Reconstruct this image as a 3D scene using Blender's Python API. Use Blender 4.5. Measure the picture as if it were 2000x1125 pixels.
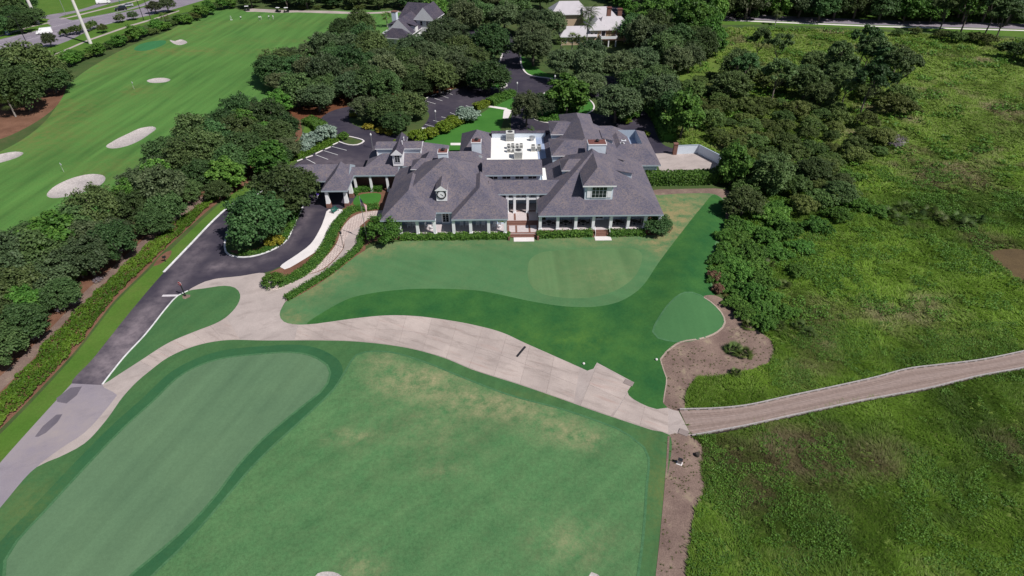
import bpy, bmesh, math, random
import numpy as np
from mathutils import Vector, Matrix
from mathutils.geometry import delaunay_2d_cdt

for o in list(bpy.data.objects):
    bpy.data.objects.remove(o)
SC = bpy.context.scene
COL = SC.collection
R = math.radians

# ------------------------------------------------------------------ camera
CAM_H, CAM_P, CAM_F = 60.0, R(37.5), 1140.0          # metres, pitch, focal length in photo pixels
cd = bpy.data.cameras.new('camera')
cd.sensor_width = 36.0
cd.lens = CAM_F / 2000.0 * 36.0
cd.clip_start, cd.clip_end = 0.5, 6000.0
cam = bpy.data.objects.new('camera', cd)
cam.location = (0, 0, CAM_H)
cam.rotation_euler = (R(90) - CAM_P, 0, 0)
COL.objects.link(cam)
SC.camera = cam

# ------------------------------------------------------------------ sky + sun
SUN_EL = R(52.0)
SUN_DIR = Vector((0.84 * math.cos(SUN_EL), -0.54 * math.cos(SUN_EL), math.sin(SUN_EL))).normalized()
W = bpy.data.worlds.new('World'); SC.world = W; W.use_nodes = True
nt = W.node_tree
sky = nt.nodes.new('ShaderNodeTexSky')
sky.sky_type = 'NISHITA'; sky.sun_disc = False
sky.sun_elevation = SUN_EL
sky.sun_rotation = math.atan2(SUN_DIR.x, SUN_DIR.y)
nt.links.new(sky.outputs[0], nt.nodes['Background'].inputs[0])
nt.nodes['Background'].inputs[1].default_value = 0.060
sl = bpy.data.lights.new('sun', 'SUN')
sl.energy = 4.9; sl.angle = R(0.53); sl.color = (1.0, 0.965, 0.91)
so = bpy.data.objects.new('sun', sl)
so.rotation_euler = SUN_DIR.to_track_quat('Z', 'Y').to_euler()
so.location = (60, -30, 120)
COL.objects.link(so)
vs = SC.view_settings
vs.view_transform = 'Standard'; vs.look = 'None'; vs.exposure = 0.0; vs.gamma = 1.0
vs.use_curve_mapping = False

# ------------------------------------------------------------------ height of the land
def sstep(a, b, x):
    t = np.clip((x - a) / (b - a), 0, 1)
    return t * t * (3 - 2 * t)

PATH_LINE = np.array([(-33, 74), (-24, 69.5), (-12, 69), (-3, 66.5), (6, 61.5), (14, 57), (21, 53.2)])
def seg_dist(x, y, line):
    d = np.full(np.shape(x), 1e9)
    for (ax, ay), (bx, by) in zip(line[:-1], line[1:]):
        vx, vy = bx - ax, by - ay
        t = np.clip(((x - ax) * vx + (y - ay) * vy) / (vx * vx + vy * vy), 0, 1)
        d = np.minimum(d, np.hypot(x - ax - t * vx, y - ay - t * vy))
    return d

def land(x, y):
    x = np.asarray(x, float); y = np.asarray(y, float)
    d = seg_dist(x, y, PATH_LINE)
    h = -0.5 * np.exp(-(np.maximum(d - 2.0, 0) / 6.5) ** 2)
    def mound(cx, cy, rx, ry, rot, a):
        c, s = math.cos(rot), math.sin(rot)
        u = ((x - cx) * c + (y - cy) * s) / rx
        v = (-(x - cx) * s + (y - cy) * c) / ry
        return a * np.exp(-(u * u + v * v))
    h = h + mound(29, 80, 3.2, 13, -0.42, 0.75)          # bank along the lawn's right side
    h = h + mound(27.5, 71.5, 6, 4.5, 0.2, 0.45)         # small raised green
    h = h + mound(-2, 46, 14, 8, 0.3, 0.35) + mound(8, 33, 9, 6, 0, -0.25)
    h = h + mound(-28, 47, 13, 15, 0.5, 0.25)
    xe = 23.0 + np.clip((y - 54) * 0.33, -3.5, 60)       # edge of the low wetland
    low = sstep(0.0, 5.0, x - xe - 1.0) * (1 - sstep(130, 160, y))
    return h - 0.7 * low

def gp(px, py, z=None):
    """photo pixel -> plan position in metres (on the land, or on the level z)."""
    u = (px - 1000.0) / CAM_F; v = (py - 562.5) / CAM_F
    dy = math.cos(CAM_P) - v * math.sin(CAM_P); dz = -math.sin(CAM_P) - v * math.cos(CAM_P)
    zz = 0.0 if z is None else z
    for _ in range(4 if z is None else 1):
        t = (zz - CAM_H) / dz
        X, Y = u * t, dy * t
        if z is None: zz = float(land(X, Y))
    return (X, Y)

def ppm(Y, z=0.0):
    """photo pixels per metre at plan distance Y."""
    return CAM_F / (Y * math.cos(CAM_P) + (CAM_H - z) * math.sin(CAM_P))

def catmull(pts, closed=True, step=1.2):
    P = [np.array(p[:2], float) for p in pts]
    n = len(P); out = []
    rng = range(n if closed else n - 1)
    for i in rng:
        if closed:
            p0, p1, p2, p3 = P[(i - 1) % n], P[i], P[(i + 1) % n], P[(i + 2) % n]
        else:
            p0, p1, p2, p3 = P[max(i - 1, 0)], P[i], P[i + 1], P[min(i + 2, n - 1)]
        L = np.linalg.norm(p2 - p1)
        if L < 1e-6: continue
        t0 = 0.0; t1 = t0 + max(np.linalg.norm(p1 - p0), 1e-3) ** .5
        t2 = t1 + L ** .5; t3 = t2 + max(np.linalg.norm(p3 - p2), 1e-3) ** .5
        k = max(1, int(L / step))
        for j in range(k):
            t = t1 + (t2 - t1) * j / k
            A1 = (t1 - t) / (t1 - t0) * p0 + (t - t0) / (t1 - t0) * p1
            A2 = (t2 - t) / (t2 - t1) * p1 + (t - t1) / (t2 - t1) * p2
            A3 = (t3 - t) / (t3 - t2) * p2 + (t - t2) / (t3 - t2) * p3
            B1 = (t2 - t) / (t2 - t0) * A1 + (t - t0) / (t2 - t0) * A2
            B2 = (t3 - t) / (t3 - t1) * A2 + (t - t1) / (t3 - t1) * A3
            out.append((t2 - t) / (t2 - t1) * B1 + (t - t1) / (t2 - t1) * B2)
    if not closed: out.append(P[-1])
    return np.array(out)

def inside(px, py, poly):
    poly = np.asarray(poly); x = np.asarray(px, float); y = np.asarray(py, float)
    r = np.zeros(x.shape, bool)
    x0, y0 = poly.min(0); x1, y1 = poly.max(0)
    m = (x >= x0) & (x <= x1) & (y >= y0) & (y <= y1)
    if not m.any(): return r
    xs, ys = x[m], y[m]; rr = np.zeros(xs.shape, bool)
    a = poly; b = np.roll(poly, -1, 0)
    for (ax, ay), (bx, by) in zip(a, b):
        if ay == by: continue
        c = ((ay > ys) != (by > ys)) & (xs < (bx - ax) * (ys - ay) / (by - ay) + ax)
        rr ^= c
    r[m] = rr
    return r

def vnoise(x, y, scale, seed=0):
    x = np.asarray(x) / scale; y = np.asarray(y) / scale
    xi = np.floor(x).astype(np.int64); yi = np.floor(y).astype(np.int64)
    xf, yf = x - xi, y - yi
    u, v = xf * xf * (3 - 2 * xf), yf * yf * (3 - 2 * yf)
    def hsh(a, b):
        n = (a * 374761393 + b * 668265263 + seed * 1442695041) & 0x7fffffff
        n = ((n ^ (n >> 13)) * 1274126177) & 0x7fffffff
        return ((n ^ (n >> 16)) & 0xffff) / 65535.0
    return (hsh(xi, yi) * (1 - u) * (1 - v) + hsh(xi + 1, yi) * u * (1 - v)
            + hsh(xi, yi + 1) * (1 - u) * v + hsh(xi + 1, yi + 1) * u * v)
def fbm(x, y, scale, seed=0, oct=3):
    s = 0; a = 0.5; t = 0
    for i in range(oct):
        s = s + a * vnoise(x, y, scale / 2 ** i, seed + i * 17); t += a; a *= .5
    return s / t

# ------------------------------------------------------------------ objects
def tag(o, label=None, cat=None, group=None, kind=None):
    if label: o['label'] = label
    if cat: o['category'] = cat
    if group: o['group'] = group
    if kind: o['kind'] = kind
    return o
def empty(name, loc, rz=0.0, label=None, cat=None, group=None):
    o = bpy.data.objects.new(name, None); COL.objects.link(o)
    o.location = loc; o.rotation_euler = (0, 0, rz); o.empty_display_size = .3
    return tag(o, label, cat, group)
def copy_tree(o, parent=None):
    c = o.copy(); COL.objects.link(c); c.parent = parent
    for ch in list(o.children): copy_tree(ch, c)
    return c
def link(name, me, parent=None, loc=None):
    o = bpy.data.objects.new(name, me); COL.objects.link(o)
    if parent: o.parent = parent
    if loc is not None: o.location = loc
    return o

def mesh_np(name, V, Fc, k, mats, attrs=None, midx=None, smooth=False):
    """V (n,3), Fc (m,k) all faces with k corners."""
    me = bpy.data.meshes.new(name)
    n, m = len(V), len(Fc)
    me.vertices.add(n); me.vertices.foreach_set('co', np.asarray(V, np.float32).ravel())
    me.loops.add(m * k); me.loops.foreach_set('vertex_index', np.asarray(Fc, np.int32).ravel())
    me.polygons.add(m)
    me.polygons.foreach_set('loop_start', np.arange(0, m * k, k, dtype=np.int32))
    me.polygons.foreach_set('loop_total', np.full(m, k, np.int32))
    if smooth: me.polygons.foreach_set('use_smooth', np.ones(m, bool))
    if midx is not None: me.polygons.foreach_set('material_index', np.asarray(midx, np.int32))
    for ma in mats: me.materials.append(ma)
    for nm, arr in (attrs or {}).items():
        at = me.attributes.new(nm, 'FLOAT', 'POINT')
        at.data.foreach_set('value', np.asarray(arr, np.float32))
    me.update(calc_edges=True)
    me.validate()
    return me

class MB:
    """collects solids; build() makes one mesh object of them."""
    def __init__(s): s.v = []; s.f = []; s.m = []
    def add(s, V, Fs, m=0):
        b = len(s.v); s.v += [tuple(map(float, p)) for p in V]
        for f in Fs: s.f.append([b + i for i in f]); s.m.append(m)
    def box(s, x0, x1, y0, y1, z0, z1, m=0):
        V = [(x0, y0, z0), (x1, y0, z0), (x1, y1, z0), (x0, y1, z0), (x0, y0, z1), (x1, y0, z1), (x1, y1, z1), (x0, y1, z1)]
        s.add(V, [(3, 2, 1, 0), (4, 5, 6, 7), (0, 1, 5, 4), (1, 2, 6, 5), (2, 3, 7, 6), (3, 0, 4, 7)], m)
    def cbox(s, c, d, m=0, rot=0.0):
        cx, cy, cz = c; a, b, e = d[0] / 2, d[1] / 2, d[2] / 2
        co, si = math.cos(rot), math.sin(rot); V = []
        for z in (-e, e):
            for x, y in ((-a, -b), (a, -b), (a, b), (-a, b)):
                V.append((cx + x * co - y * si, cy + x * si + y * co, cz + z))
        s.add(V, [(3, 2, 1, 0), (4, 5, 6, 7), (0, 1, 5, 4), (1, 2, 6, 5), (2, 3, 7, 6), (3, 0, 4, 7)], m)
    def frust(s, c, d0, d1, h, m=0):
        """tapered box standing on c."""
        cx, cy, cz = c; V = []
        for (a, b), z in ((d0, cz), (d1, cz + h)):
            for x, y in ((-a, -b), (a, -b), (a, b), (-a, b)): V.append((cx + x / 2, cy + y / 2, z))
        s.add(V, [(3, 2, 1, 0), (4, 5, 6, 7), (0, 1, 5, 4), (1, 2, 6, 5), (2, 3, 7, 6), (3, 0, 4, 7)], m)
    def tube(s, pts, r, n=6, m=0, cap=True):
        P = [Vector(p) for p in pts]; rr = r if hasattr(r, '__len__') else [r] * len(P)
        V = []; Fs = []
        for i, p in enumerate(P):
            d = (P[min(i + 1, len(P) - 1)] - P[max(i - 1, 0)])
            d = d.normalized() if d.length > 1e-9 else Vector((0, 0, 1))
            u = d.cross(Vector((1, 0, 0)) if abs(d.x) < .8 else Vector((0, 1, 0))).normalized(); w = d.cross(u)
            for k in range(n):
                a = 2 * math.pi * k / n
                V.append(p + (u * math.cos(a) + w * math.sin(a)) * rr[i])
        for i in range(len(P) - 1):
            for k in range(n):
                Fs.append((i * n + k, i * n + (k + 1) % n, (i + 1) * n + (k + 1) % n, (i + 1) * n + k))
        if cap:
            Fs.append(tuple(range(n - 1, -1, -1))); Fs.append(tuple((len(P) - 1) * n + k for k in range(n)))
        s.add(V, Fs, m)
    def lathe(s, c, prof, n=12, m=0):
        V = []; Fs = []
        for r, z in prof:
            for k in range(n):
                a = 2 * math.pi * k / n
                V.append((c[0] + r * math.cos(a), c[1] + r * math.sin(a), c[2] + z))
        for i in range(len(prof) - 1):
            for k in range(n):
                Fs.append((i * n + k, i * n + (k + 1) % n, (i + 1) * n + (k + 1) % n, (i + 1) * n + k))
        Fs.append(tuple(range(n - 1, -1, -1))); Fs.append(tuple((len(prof) - 1) * n + k for k in range(n)))
        s.add(V, Fs, m)
    def prism(s, poly, axis, a, b, m=0):
        """poly of 2D points extruded from a to b along axis ('x','y','z')."""
        def p3(p, t):
            return {'x': (t, p[0], p[1]), 'y': (p[0], t, p[1]), 'z': (p[0], p[1], t)}[axis]
        n = len(poly)
        V = [p3(p, a) for p in poly] + [p3(p, b) for p in poly]
        Fs = [tuple(range(n - 1, -1, -1)), tuple(range(n, 2 * n))] + [(i, (i + 1) % n, n + (i + 1) % n, n + i) for i in range(n)]
        s.add(V, Fs, m)
    def mesh(s, name, mats, off=(0, 0, 0), smooth=False):
        me = bpy.data.meshes.new(name)
        me.from_pydata([(x - off[0], y - off[1], z - off[2]) for x, y, z in s.v], [], s.f)
        for ma in (mats if isinstance(mats, (list, tuple)) else [mats]): me.materials.append(ma)
        me.polygons.foreach_set('material_index', s.m)
        bm = bmesh.new(); bm.from_mesh(me)
        bmesh.ops.recalc_face_normals(bm, faces=bm.faces)
        bm.to_mesh(me); bm.free()
        if smooth: me.polygons.foreach_set('use_smooth', [True] * len(me.polygons))
        me.update()
        return me
    def build(s, name, mats, parent=None, off=(0, 0, 0), smooth=False):
        return link(name, s.mesh(name, mats, off, smooth), parent)

# ------------------------------------------------------------------ materials
def new_mat(name):
    m = bpy.data.materials.new(name); m.use_nodes = True
    t = m.node_tree; b = t.nodes['Principled BSDF']
    return m, t, b
def N(t, kind, **kw):
    n = t.nodes.new(kind)
    for k, v in kw.items():
        if k == 'op': n.operation = v
        elif k == 'blend': n.blend_type = v
        else: n.inputs[k].default_value = v
    return n
def coords(t, scale=(1, 1, 1), rot=0.0):
    """object coordinates turned by -rot, then scaled along the turned axes."""
    tc = t.nodes.new('ShaderNodeTexCoord'); out = tc.outputs['Object']
    for kw in (({'Rotation': (0, 0, -rot)},) if rot else ()) + ({'Scale': scale},):
        mp = t.nodes.new('ShaderNodeMapping')
        for k, v in kw.items(): mp.inputs[k].default_value = v
        t.links.new(out, mp.inputs['Vector']); out = mp.outputs[0]
    return out
def noise(t, vec, scale, detail=3.0, rough=.55):
    n = t.nodes.new('ShaderNodeTexNoise'); n.inputs['Scale'].default_value = scale
    n.inputs['Detail'].default_value = detail; n.inputs['Roughness'].default_value = rough
    t.links.new(vec, n.inputs['Vector']); return n.outputs['Fac']
def ramp(t, fac, stops):
    r = t.nodes.new('ShaderNodeValToRGB'); e = r.color_ramp.elements
    while len(e) < len(stops): e.new(.5)
    for i, (p, c) in enumerate(stops):
        e[i].position = p; e[i].color = (*c, 1) if len(c) == 3 else c
    t.links.new(fac, r.inputs[0]); return r.outputs[0]
def gray(t, fac, a, b):
    mr = t.nodes.new('ShaderNodeMapRange')
    mr.inputs['From Min'].default_value = a; mr.inputs['From Max'].default_value = b
    t.links.new(fac, mr.inputs['Value']); return mr.outputs[0]
def mix(t, fac, a, b, blend='MIX'):
    m = t.nodes.new('ShaderNodeMix'); m.data_type = 'RGBA'; m.blend_type = blend
    for v, s in ((fac, m.inputs[0]), (a, m.inputs[6]), (b, m.inputs[7])):
        if isinstance(v, (int, float)): s.default_value = v
        elif isinstance(v, (tuple, list)): s.default_value = (*v, 1)
        else: t.links.new(v, s)
    return m.outputs[2]
def math_(t, op, a, b=0.0):
    m = t.nodes.new('ShaderNodeMath'); m.operation = op
    for v, s in ((a, m.inputs[0]), (b, m.inputs[1])):
        if isinstance(v, (int, float)): s.default_value = v
        else: t.links.new(v, s)
    return m.outputs[0]
def attr(t, nm):
    a = t.nodes.new('ShaderNodeAttribute'); a.attribute_name = nm; return a.outputs['Fac']
def bump(t, b, h, strength=.3, dist=.05):
    n = t.nodes.new('ShaderNodeBump'); n.inputs['Strength'].default_value = strength; n.inputs['Distance'].default_value = dist
    t.links.new(h, n.inputs['Height']); t.links.new(n.outputs[0], b.inputs['Normal'])
MAT = {}
def plain(name, c, rough=.6, metal=0.0, var=.12, scale=3.0, spec=.3):
    m, t, b = new_mat(name)
    v = coords(t); f = noise(t, v, scale, 4)
    lo = tuple(x * (1 - var) for x in c); hi = tuple(min(1, x * (1 + var)) for x in c)
    t.links.new(ramp(t, f, [(.3, lo), (.7, hi)]), b.inputs['Base Color'])
    b.inputs['Roughness'].default_value = rough; b.inputs['Metallic'].default_value = metal
    b.inputs['Specular IOR Level'].default_value = spec
    MAT[name] = m; return m

def turf(name, c, c2, dry=(.33, .29, .15), fine=.16, stripe=0.0, srot=0.0, sw=1.0, patch=6.0, dryamt=1.0, bumpd=.03):
    """mown grass: two tones, faint mowing lines, dry wear from the 'dry' attribute."""
    m, t, b = new_mat(name)
    v = coords(t)
    big = gray(t, noise(t, v, 1.0 / patch, 4, .6), .32, .68)
    col = mix(t, big, c, c2)
    if stripe:
        vs_ = coords(t, (1 / sw, .03, 1), srot)
        st = gray(t, noise(t, vs_, 1.0, 2, .5), .3, .7)
        col = mix(t, math_(t, 'MULTIPLY', st, stripe), col, tuple(x * 1.45 for x in c2))
    f1 = noise(t, v, 2.6, 5, .75); f2 = noise(t, v, 9.0, 4, .8)
    gg = gray(t, math_(t, 'ADD', f1, f2), .8, 1.2)
    col = mix(t, 1.0, col, ramp(t, gg, [(0, (1 - fine,) * 3), (1, (1 + fine,) * 3)]), 'MULTIPLY')
    d = attr(t, 'dry'); pn = gray(t, noise(t, v, .42, 8, .78), .36, .68)
    pn2 = gray(t, noise(t, v, 4.0, 6, .85), .34, .62)
    df = math_(t, 'MULTIPLY', math_(t, 'MULTIPLY', d, pn), math_(t, 'ADD', math_(t, 'MULTIPLY', pn2, .6), .4))
    col = mix(t, math_(t, 'MULTIPLY', df, dryamt), col, dry)
    t.links.new(col, b.inputs['Base Color'])
    b.inputs['Roughness'].default_value = .9; b.inputs['Specular IOR Level'].default_value = .12
    bump(t, b, f2, .5, bumpd)
    MAT[name] = m; return m

def soil(name, c, c2, c3=None, scale=1.2, bumpd=.08):
    m, t, b = new_mat(name)
    v = coords(t)
    col = ramp(t, noise(t, v, .25, 5, .65), [(.35, c), (.65, c2)])
    f = noise(t, v, 5 * scale, 6, .8)
    col = mix(t, 1.0, col, ramp(t, f, [(.3, (.62,) * 3), (.7, (1.35,) * 3)]), 'MULTIPLY')
    if c3: col = mix(t, gray(t, noise(t, v, .5, 4, .7), .58, .7), col, c3)
    t.links.new(col, b.inputs['Base Color']); b.inputs['Roughness'].default_value = .95
    b.inputs['Specular IOR Level'].default_value = .1
    bump(t, b, f, .6, bumpd)
    MAT[name] = m; return m

def paving(name, c, c2, stain, wear=None, scale=1.0, dirt=.6):
    m, t, b = new_mat(name)
    v = coords(t)
    col = ramp(t, noise(t, v, .18 * scale, 6, .62), [(.35, c), (.65, c2)])
    s = gray(t, noise(t, coords(t, (.6, 1.6, 1), .5), .35 * scale, 7, .7), .52, .75)
    col = mix(t, math_(t, 'MULTIPLY', s, dirt), col, stain)
    f = noise(t, v, 7.0, 5, .8)
    col = mix(t, 1.0, col, ramp(t, f, [(.3, (.86,) * 3), (.7, (1.14,) * 3)]), 'MULTIPLY')
    if wear:
        d = attr(t, 'dry'); pn = gray(t, noise(t, v, .45, 6, .7), .36, .66)
        col = mix(t, math_(t, 'MULTIPLY', d, math_(t, 'ADD', math_(t, 'MULTIPLY', pn, .75), .25)), col, wear)
    t.links.new(col, b.inputs['Base Color']); b.inputs['Roughness'].default_value = .85
    b.inputs['Specular IOR Level'].default_value = .25
    bump(t, b, f, .3, .01)
    MAT[name] = m; return m

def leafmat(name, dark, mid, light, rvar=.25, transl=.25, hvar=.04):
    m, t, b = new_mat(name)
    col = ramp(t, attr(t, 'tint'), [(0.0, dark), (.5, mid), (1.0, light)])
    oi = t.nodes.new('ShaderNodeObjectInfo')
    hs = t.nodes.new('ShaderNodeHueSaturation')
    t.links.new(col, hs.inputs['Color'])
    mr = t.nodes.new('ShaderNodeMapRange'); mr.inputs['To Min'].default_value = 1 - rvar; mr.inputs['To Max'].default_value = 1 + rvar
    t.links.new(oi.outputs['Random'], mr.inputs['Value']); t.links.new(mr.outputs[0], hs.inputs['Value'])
    w = t.nodes.new('ShaderNodeTexWhiteNoise'); w.noise_dimensions = '1D'; t.links.new(oi.outputs['Random'], w.inputs['W'])
    mh = t.nodes.new('ShaderNodeMapRange'); mh.inputs['To Min'].default_value = .5 - hvar; mh.inputs['To Max'].default_value = .5 + hvar * .12
    t.links.new(w.outputs['Value'], mh.inputs['Value']); t.links.new(mh.outputs[0], hs.inputs['Hue'])
    t.links.new(hs.outputs[0], b.inputs['Base Color'])
    b.inputs['Roughness'].default_value = .55; b.inputs['Specular IOR Level'].default_value = .22
    if transl:
        tr = t.nodes.new('ShaderNodeBsdfTranslucent'); mx = t.nodes.new('ShaderNodeMixShader')
        mx.inputs[0].default_value = transl
        t.links.new(hs.outputs[0], tr.inputs['Color'])
        t.links.new(b.outputs[0], mx.inputs[1]); t.links.new(tr.outputs[0], mx.inputs[2])
        t.links.new(mx.outputs[0], t.nodes['Material Output'].inputs['Surface'])
    MAT[name] = m; return m
# ------------------------------------------------------------------ ground materials
turf('rough_grass', (.035, .075, .022), (.06, .10, .03), dry=(.16, .10, .06))
turf('range_turf', (.044, .126, .030), (.066, .156, .036), dry=(.17, .145, .05), stripe=.85, srot=-.06, sw=2.6, patch=14)
turf('range_green_turf', (0.035, 0.140, 0.052), (0.042, 0.161, 0.063), stripe=.2)
turf('putting_turf', (.082, .148, .082), (.098, .170, .092), stripe=.32, srot=-.28, sw=1.7, patch=7, fine=.09, dry=(.22, .21, .12))
turf('collar_turf', (.022, .086, .038), (.031, .106, .044), stripe=.25, srot=-.6, sw=2, fine=.10, dry=(.12, .16, .04))
turf('fairway_turf', (.048, .128, .050), (.070, .162, .064), stripe=.35, srot=-.85, sw=1.6, fine=.22, dry=(.33, .29, .165), patch=6)
turf('lawn_turf', (.050, .138, .056), (.072, .168, .070), stripe=.3, srot=1.1, sw=2.4, fine=.08, dry=(.27, .22, .11), patch=8, dryamt=1.5)
turf('dark_turf', (.018, .086, .026), (.042, .128, .032), fine=.16, dry=(.10, .2, .035), patch=5)
turf('frame_turf', (.036, .106, .040), (.054, .130, .048), stripe=.35, srot=-.4, sw=1.6, fine=.14, dry=(.15, .16, .05), patch=5)
turf('fringe_turf', (.052, .138, .062), (.070, .160, .074), fine=.2, patch=2)
turf('small_green_turf', (.048, .132, .050), (.060, .152, .058), fine=.05, stripe=.15, patch=8)
turf('practice_turf', (.072, .148, .060), (.092, .172, .072), fine=.05, stripe=.4, srot=.05, sw=1.6, dry=(.27, .26, .13))
turf('verge_turf', (0.055, 0.128, 0.017), (0.076, 0.153, 0.024), dry=(.22, .17, .07), stripe=.2, srot=-.8, sw=2)
turf('back_turf', (.040, .140, .024), (.055, .170, .030), fine=.08)
turf('wet_ground', (.075, .130, .022), (.125, .195, .034), dry=(.16, .12, .06), fine=.3, patch=7, bumpd=.2)
soil('bare_soil', (.155, .106, .092), (.228, .163, .136), (.27, .215, .155))
soil('mulch', (.14, .070, .046), (.20, .105, .070))
soil('pine_straw', (.15, .062, .032), (.11, .045, .026))
soil('mud', (.085, .060, .034), (.115, .080, .042))
soil('bunker_sand', (.36, .325, .32), (.46, .415, .405), scale=.6, bumpd=.06)
soil('pale_soil', (.30, .235, .20), (.38, .31, .26))
paving('asphalt', (.030, .026, .044), (.052, .045, .062), (.075, .062, .074), wear=(.20, .165, .185), dirt=.5)
paving('old_asphalt', (.225, .198, .24), (.28, .246, .28), (.145, .128, .16), wear=(.31, .265, .265))
paving('patch_asphalt', (.115, .10, .125), (.15, .13, .155), (.09, .08, .1))
paving('road_asphalt', (.20, .175, .215), (.25, .22, .26), (.16, .14, .175))
paving('concrete', (.335, .285, .27), (.43, .365, .345), (.21, .17, .16), wear=(.22, .165, .155))
paving('concrete_light', (.62, .58, .58), (.72, .67, .66), (.48, .42, .41), dirt=.4)
paving('joint_concrete', (.22, .18, .17), (.27, .22, .21), (.2, .16, .15))
plain('white_paint', (.66, .65, .66), .6, var=.2, scale=1.5)
plain('faded_paint', (.58, .54, .57), .7)

m, t, b = new_mat('pavers')                                   # brick paving, small units
v = coords(t, (1, 1, 1), .75)
bk = t.nodes.new('ShaderNodeTexBrick'); bk.inputs['Scale'].default_value = 1.0
bk.inputs['Brick Width'].default_value = .62; bk.inputs['Row Height'].default_value = .42
bk.inputs['Mortar Size'].default_value = .045
for k, c in (('Color1', (.50, .40, .37)), ('Color2', (.60, .50, .46)), ('Mortar', (.24, .18, .17))):
    bk.inputs[k].default_value = (*c, 1)
t.links.new(v, bk.inputs['Vector']); t.links.new(bk.outputs['Color'], b.inputs['Base Color'])
b.inputs['Roughness'].default_value = .85; bump(t, b, bk.outputs['Fac'], .4, -.02); MAT['pavers'] = m

# ------------------------------------------------------------------ plan of the ground
def PX(pts, step=1.0, sharp=False):
    w = [gp(*p) for p in pts]
    return np.array(w) if sharp else catmull(w, True, step)

REG = []          # (name, material, polygon) - later ones lie over earlier ones
def reg(name, mat, pts, step=1.0, sharp=False): REG.append((name, mat, PX(pts, step, sharp)))

# far left: main road, side road, verges
reg('verge', 'verge_turf', [(-120, 130), (-120, -30), (330, -30), (440, 4), (330, 32), (250, 62), (130, 120), (60, 165), (-40, 180)], 4)
reg('main_road', 'road_asphalt', [(-90, 130), (0, 96), (100, 64 + 26), (200, 50), (310, 26), (420, -6), (520, -30), (420, -40), (330, -14), (240, 20), (140, 40), (70, 60), (0, 77), (-90, 103)], 4)
reg('side_road', 'road_asphalt', [(122, 48), (96, 37), (76, 35), (90, 30), (150, 20), (205, 3), (260, -14), (275, -8), (222, 5), (170, 20), (125, 30), (112, 37), (128, 42)], 3)
reg('main_road', 'road_asphalt', [(105, 52), (92, 44), (100, 36), (125, 34), (134, 38), (150, 42), (130, 55)], 3)
reg('sidewalk', 'concrete', [(-60, 88), (0, 69), (60, 51), (97, 43), (98, 45), (60, 53), (0, 71.5), (-60, 91)], 4, True)
reg('sidewalk', 'concrete', [(118, 37), (150, 29), (240, 7), (330, -16), (330, -13.5), (240, 9), (150, 31.5), (119, 38)], 4, True)
reg('sidewalk', 'concrete', [(96, 110), (170, 78), (250, 50), (310, 33), (350, 20), (350, 22), (310, 35.5), (250, 53), (170, 81), (96, 113)], 4, True)
reg('median', 'verge_turf', [(225, 25), (260, 17), (310, 4), (311, 6), (262, 19.5), (226, 27)], 3, True)
# far right road
reg('verge', 'verge_turf', [(1380, 14), (1700, 24), (2120, 36), (2120, 78), (1900, 66), (1700, 56), (1500, 48), (1390, 46)], 5)
reg('far_road', 'road_asphalt', [(1180, 14), (1400, 25), (1700, 38), (2000, 46.5), (2150, 51), (2150, 62), (2000, 57), (1700, 48.5), (1400, 36), (1180, 25)], 6)
reg('sidewalk', 'concrete_light', [(1400, 37.5), (1700, 50), (2000, 58.5), (2150, 63), (2150, 65), (2000, 60.5), (1700, 52), (1400, 39.5)], 8, True)
# wetland
reg('wetland', 'wet_ground', [(1320, 1300), (1320, 1125), (1330, 1000), (1340, 900), (1345, 856), (1330, 806), (1336, 770), (1345, 748), (1400, 735), (1480, 716), (1512, 690),
     (1495, 655), (1455, 615), (1420, 585), (1397, 560), (1388, 530), (1405, 480), (1432, 440), (1440, 405), (1420, 385), (1430, 340), (1400, 300), (1330, 280), (1300, 200), (1320, 120), (1390, 58), (1520, 56), (1700, 62), (2000, 78), (2200, 90), (2600, 400), (2800, 1300)], 2)
# driving range
reg('driving_range', 'range_turf', [(-120, 470), (60, 470), (200, 440), (330, 370), (450, 280), (560, 190), (600, 120), (660, 90), (790, 70), (800, 24), (700, 20), (560, 21), (478, 21), (445, 14), (400, 22), (330, 60), (250, 92), (180, 130), (135, 165), (115, 200), (85, 240), (40, 275), (-20, 305), (-120, 340)], 3)
reg('mulch_bed', 'mulch', [(-60, 190), (60, 180), (128, 165), (128, 175), (112, 205), (80, 232), (40, 255), (0, 272), (-60, 285)], 2)
for p in ([(92, 378), (108, 363), (140, 348), (175, 340), (200, 342), (206, 349), (198, 360), (170, 373), (130, 384), (104, 387), (93, 384)],
          [(207, 286), (222, 275), (250, 261), (275, 250), (298, 247), (305, 251), (292, 262), (270, 276), (245, 286), (220, 290)],
          [(287, 157), (300, 153), (320, 152), (333, 156), (325, 160), (305, 162), (292, 161)],
          [(332, 78), (342, 80), (352, 77), (363, 80), (365, 84), (352, 88), (341, 86)],
          [(-40, 312), (0, 301), (30, 296), (46, 299), (35, 307), (0, 318), (-40, 328)],
          [(538, 110), (546, 109), (549, 112), (541, 114)]):
    reg('sand_bunker', 'bunker_sand', p, .8)
reg('range_green', 'range_green_turf', [(262, 95), (275, 86), (300, 80), (322, 79), (324, 84), (310, 92), (285, 99), (266, 99)], 1.5)
reg('cart_track', 'concrete', [(477, 21), (480, 17), (520, 18), (560, 20), (640, 21), (720, 24), (800, 19), (800, 22), (720, 27), (640, 26), (580, 24), (555, 25), (540, 25), (500, 23), (482, 23)], 3)
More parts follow.
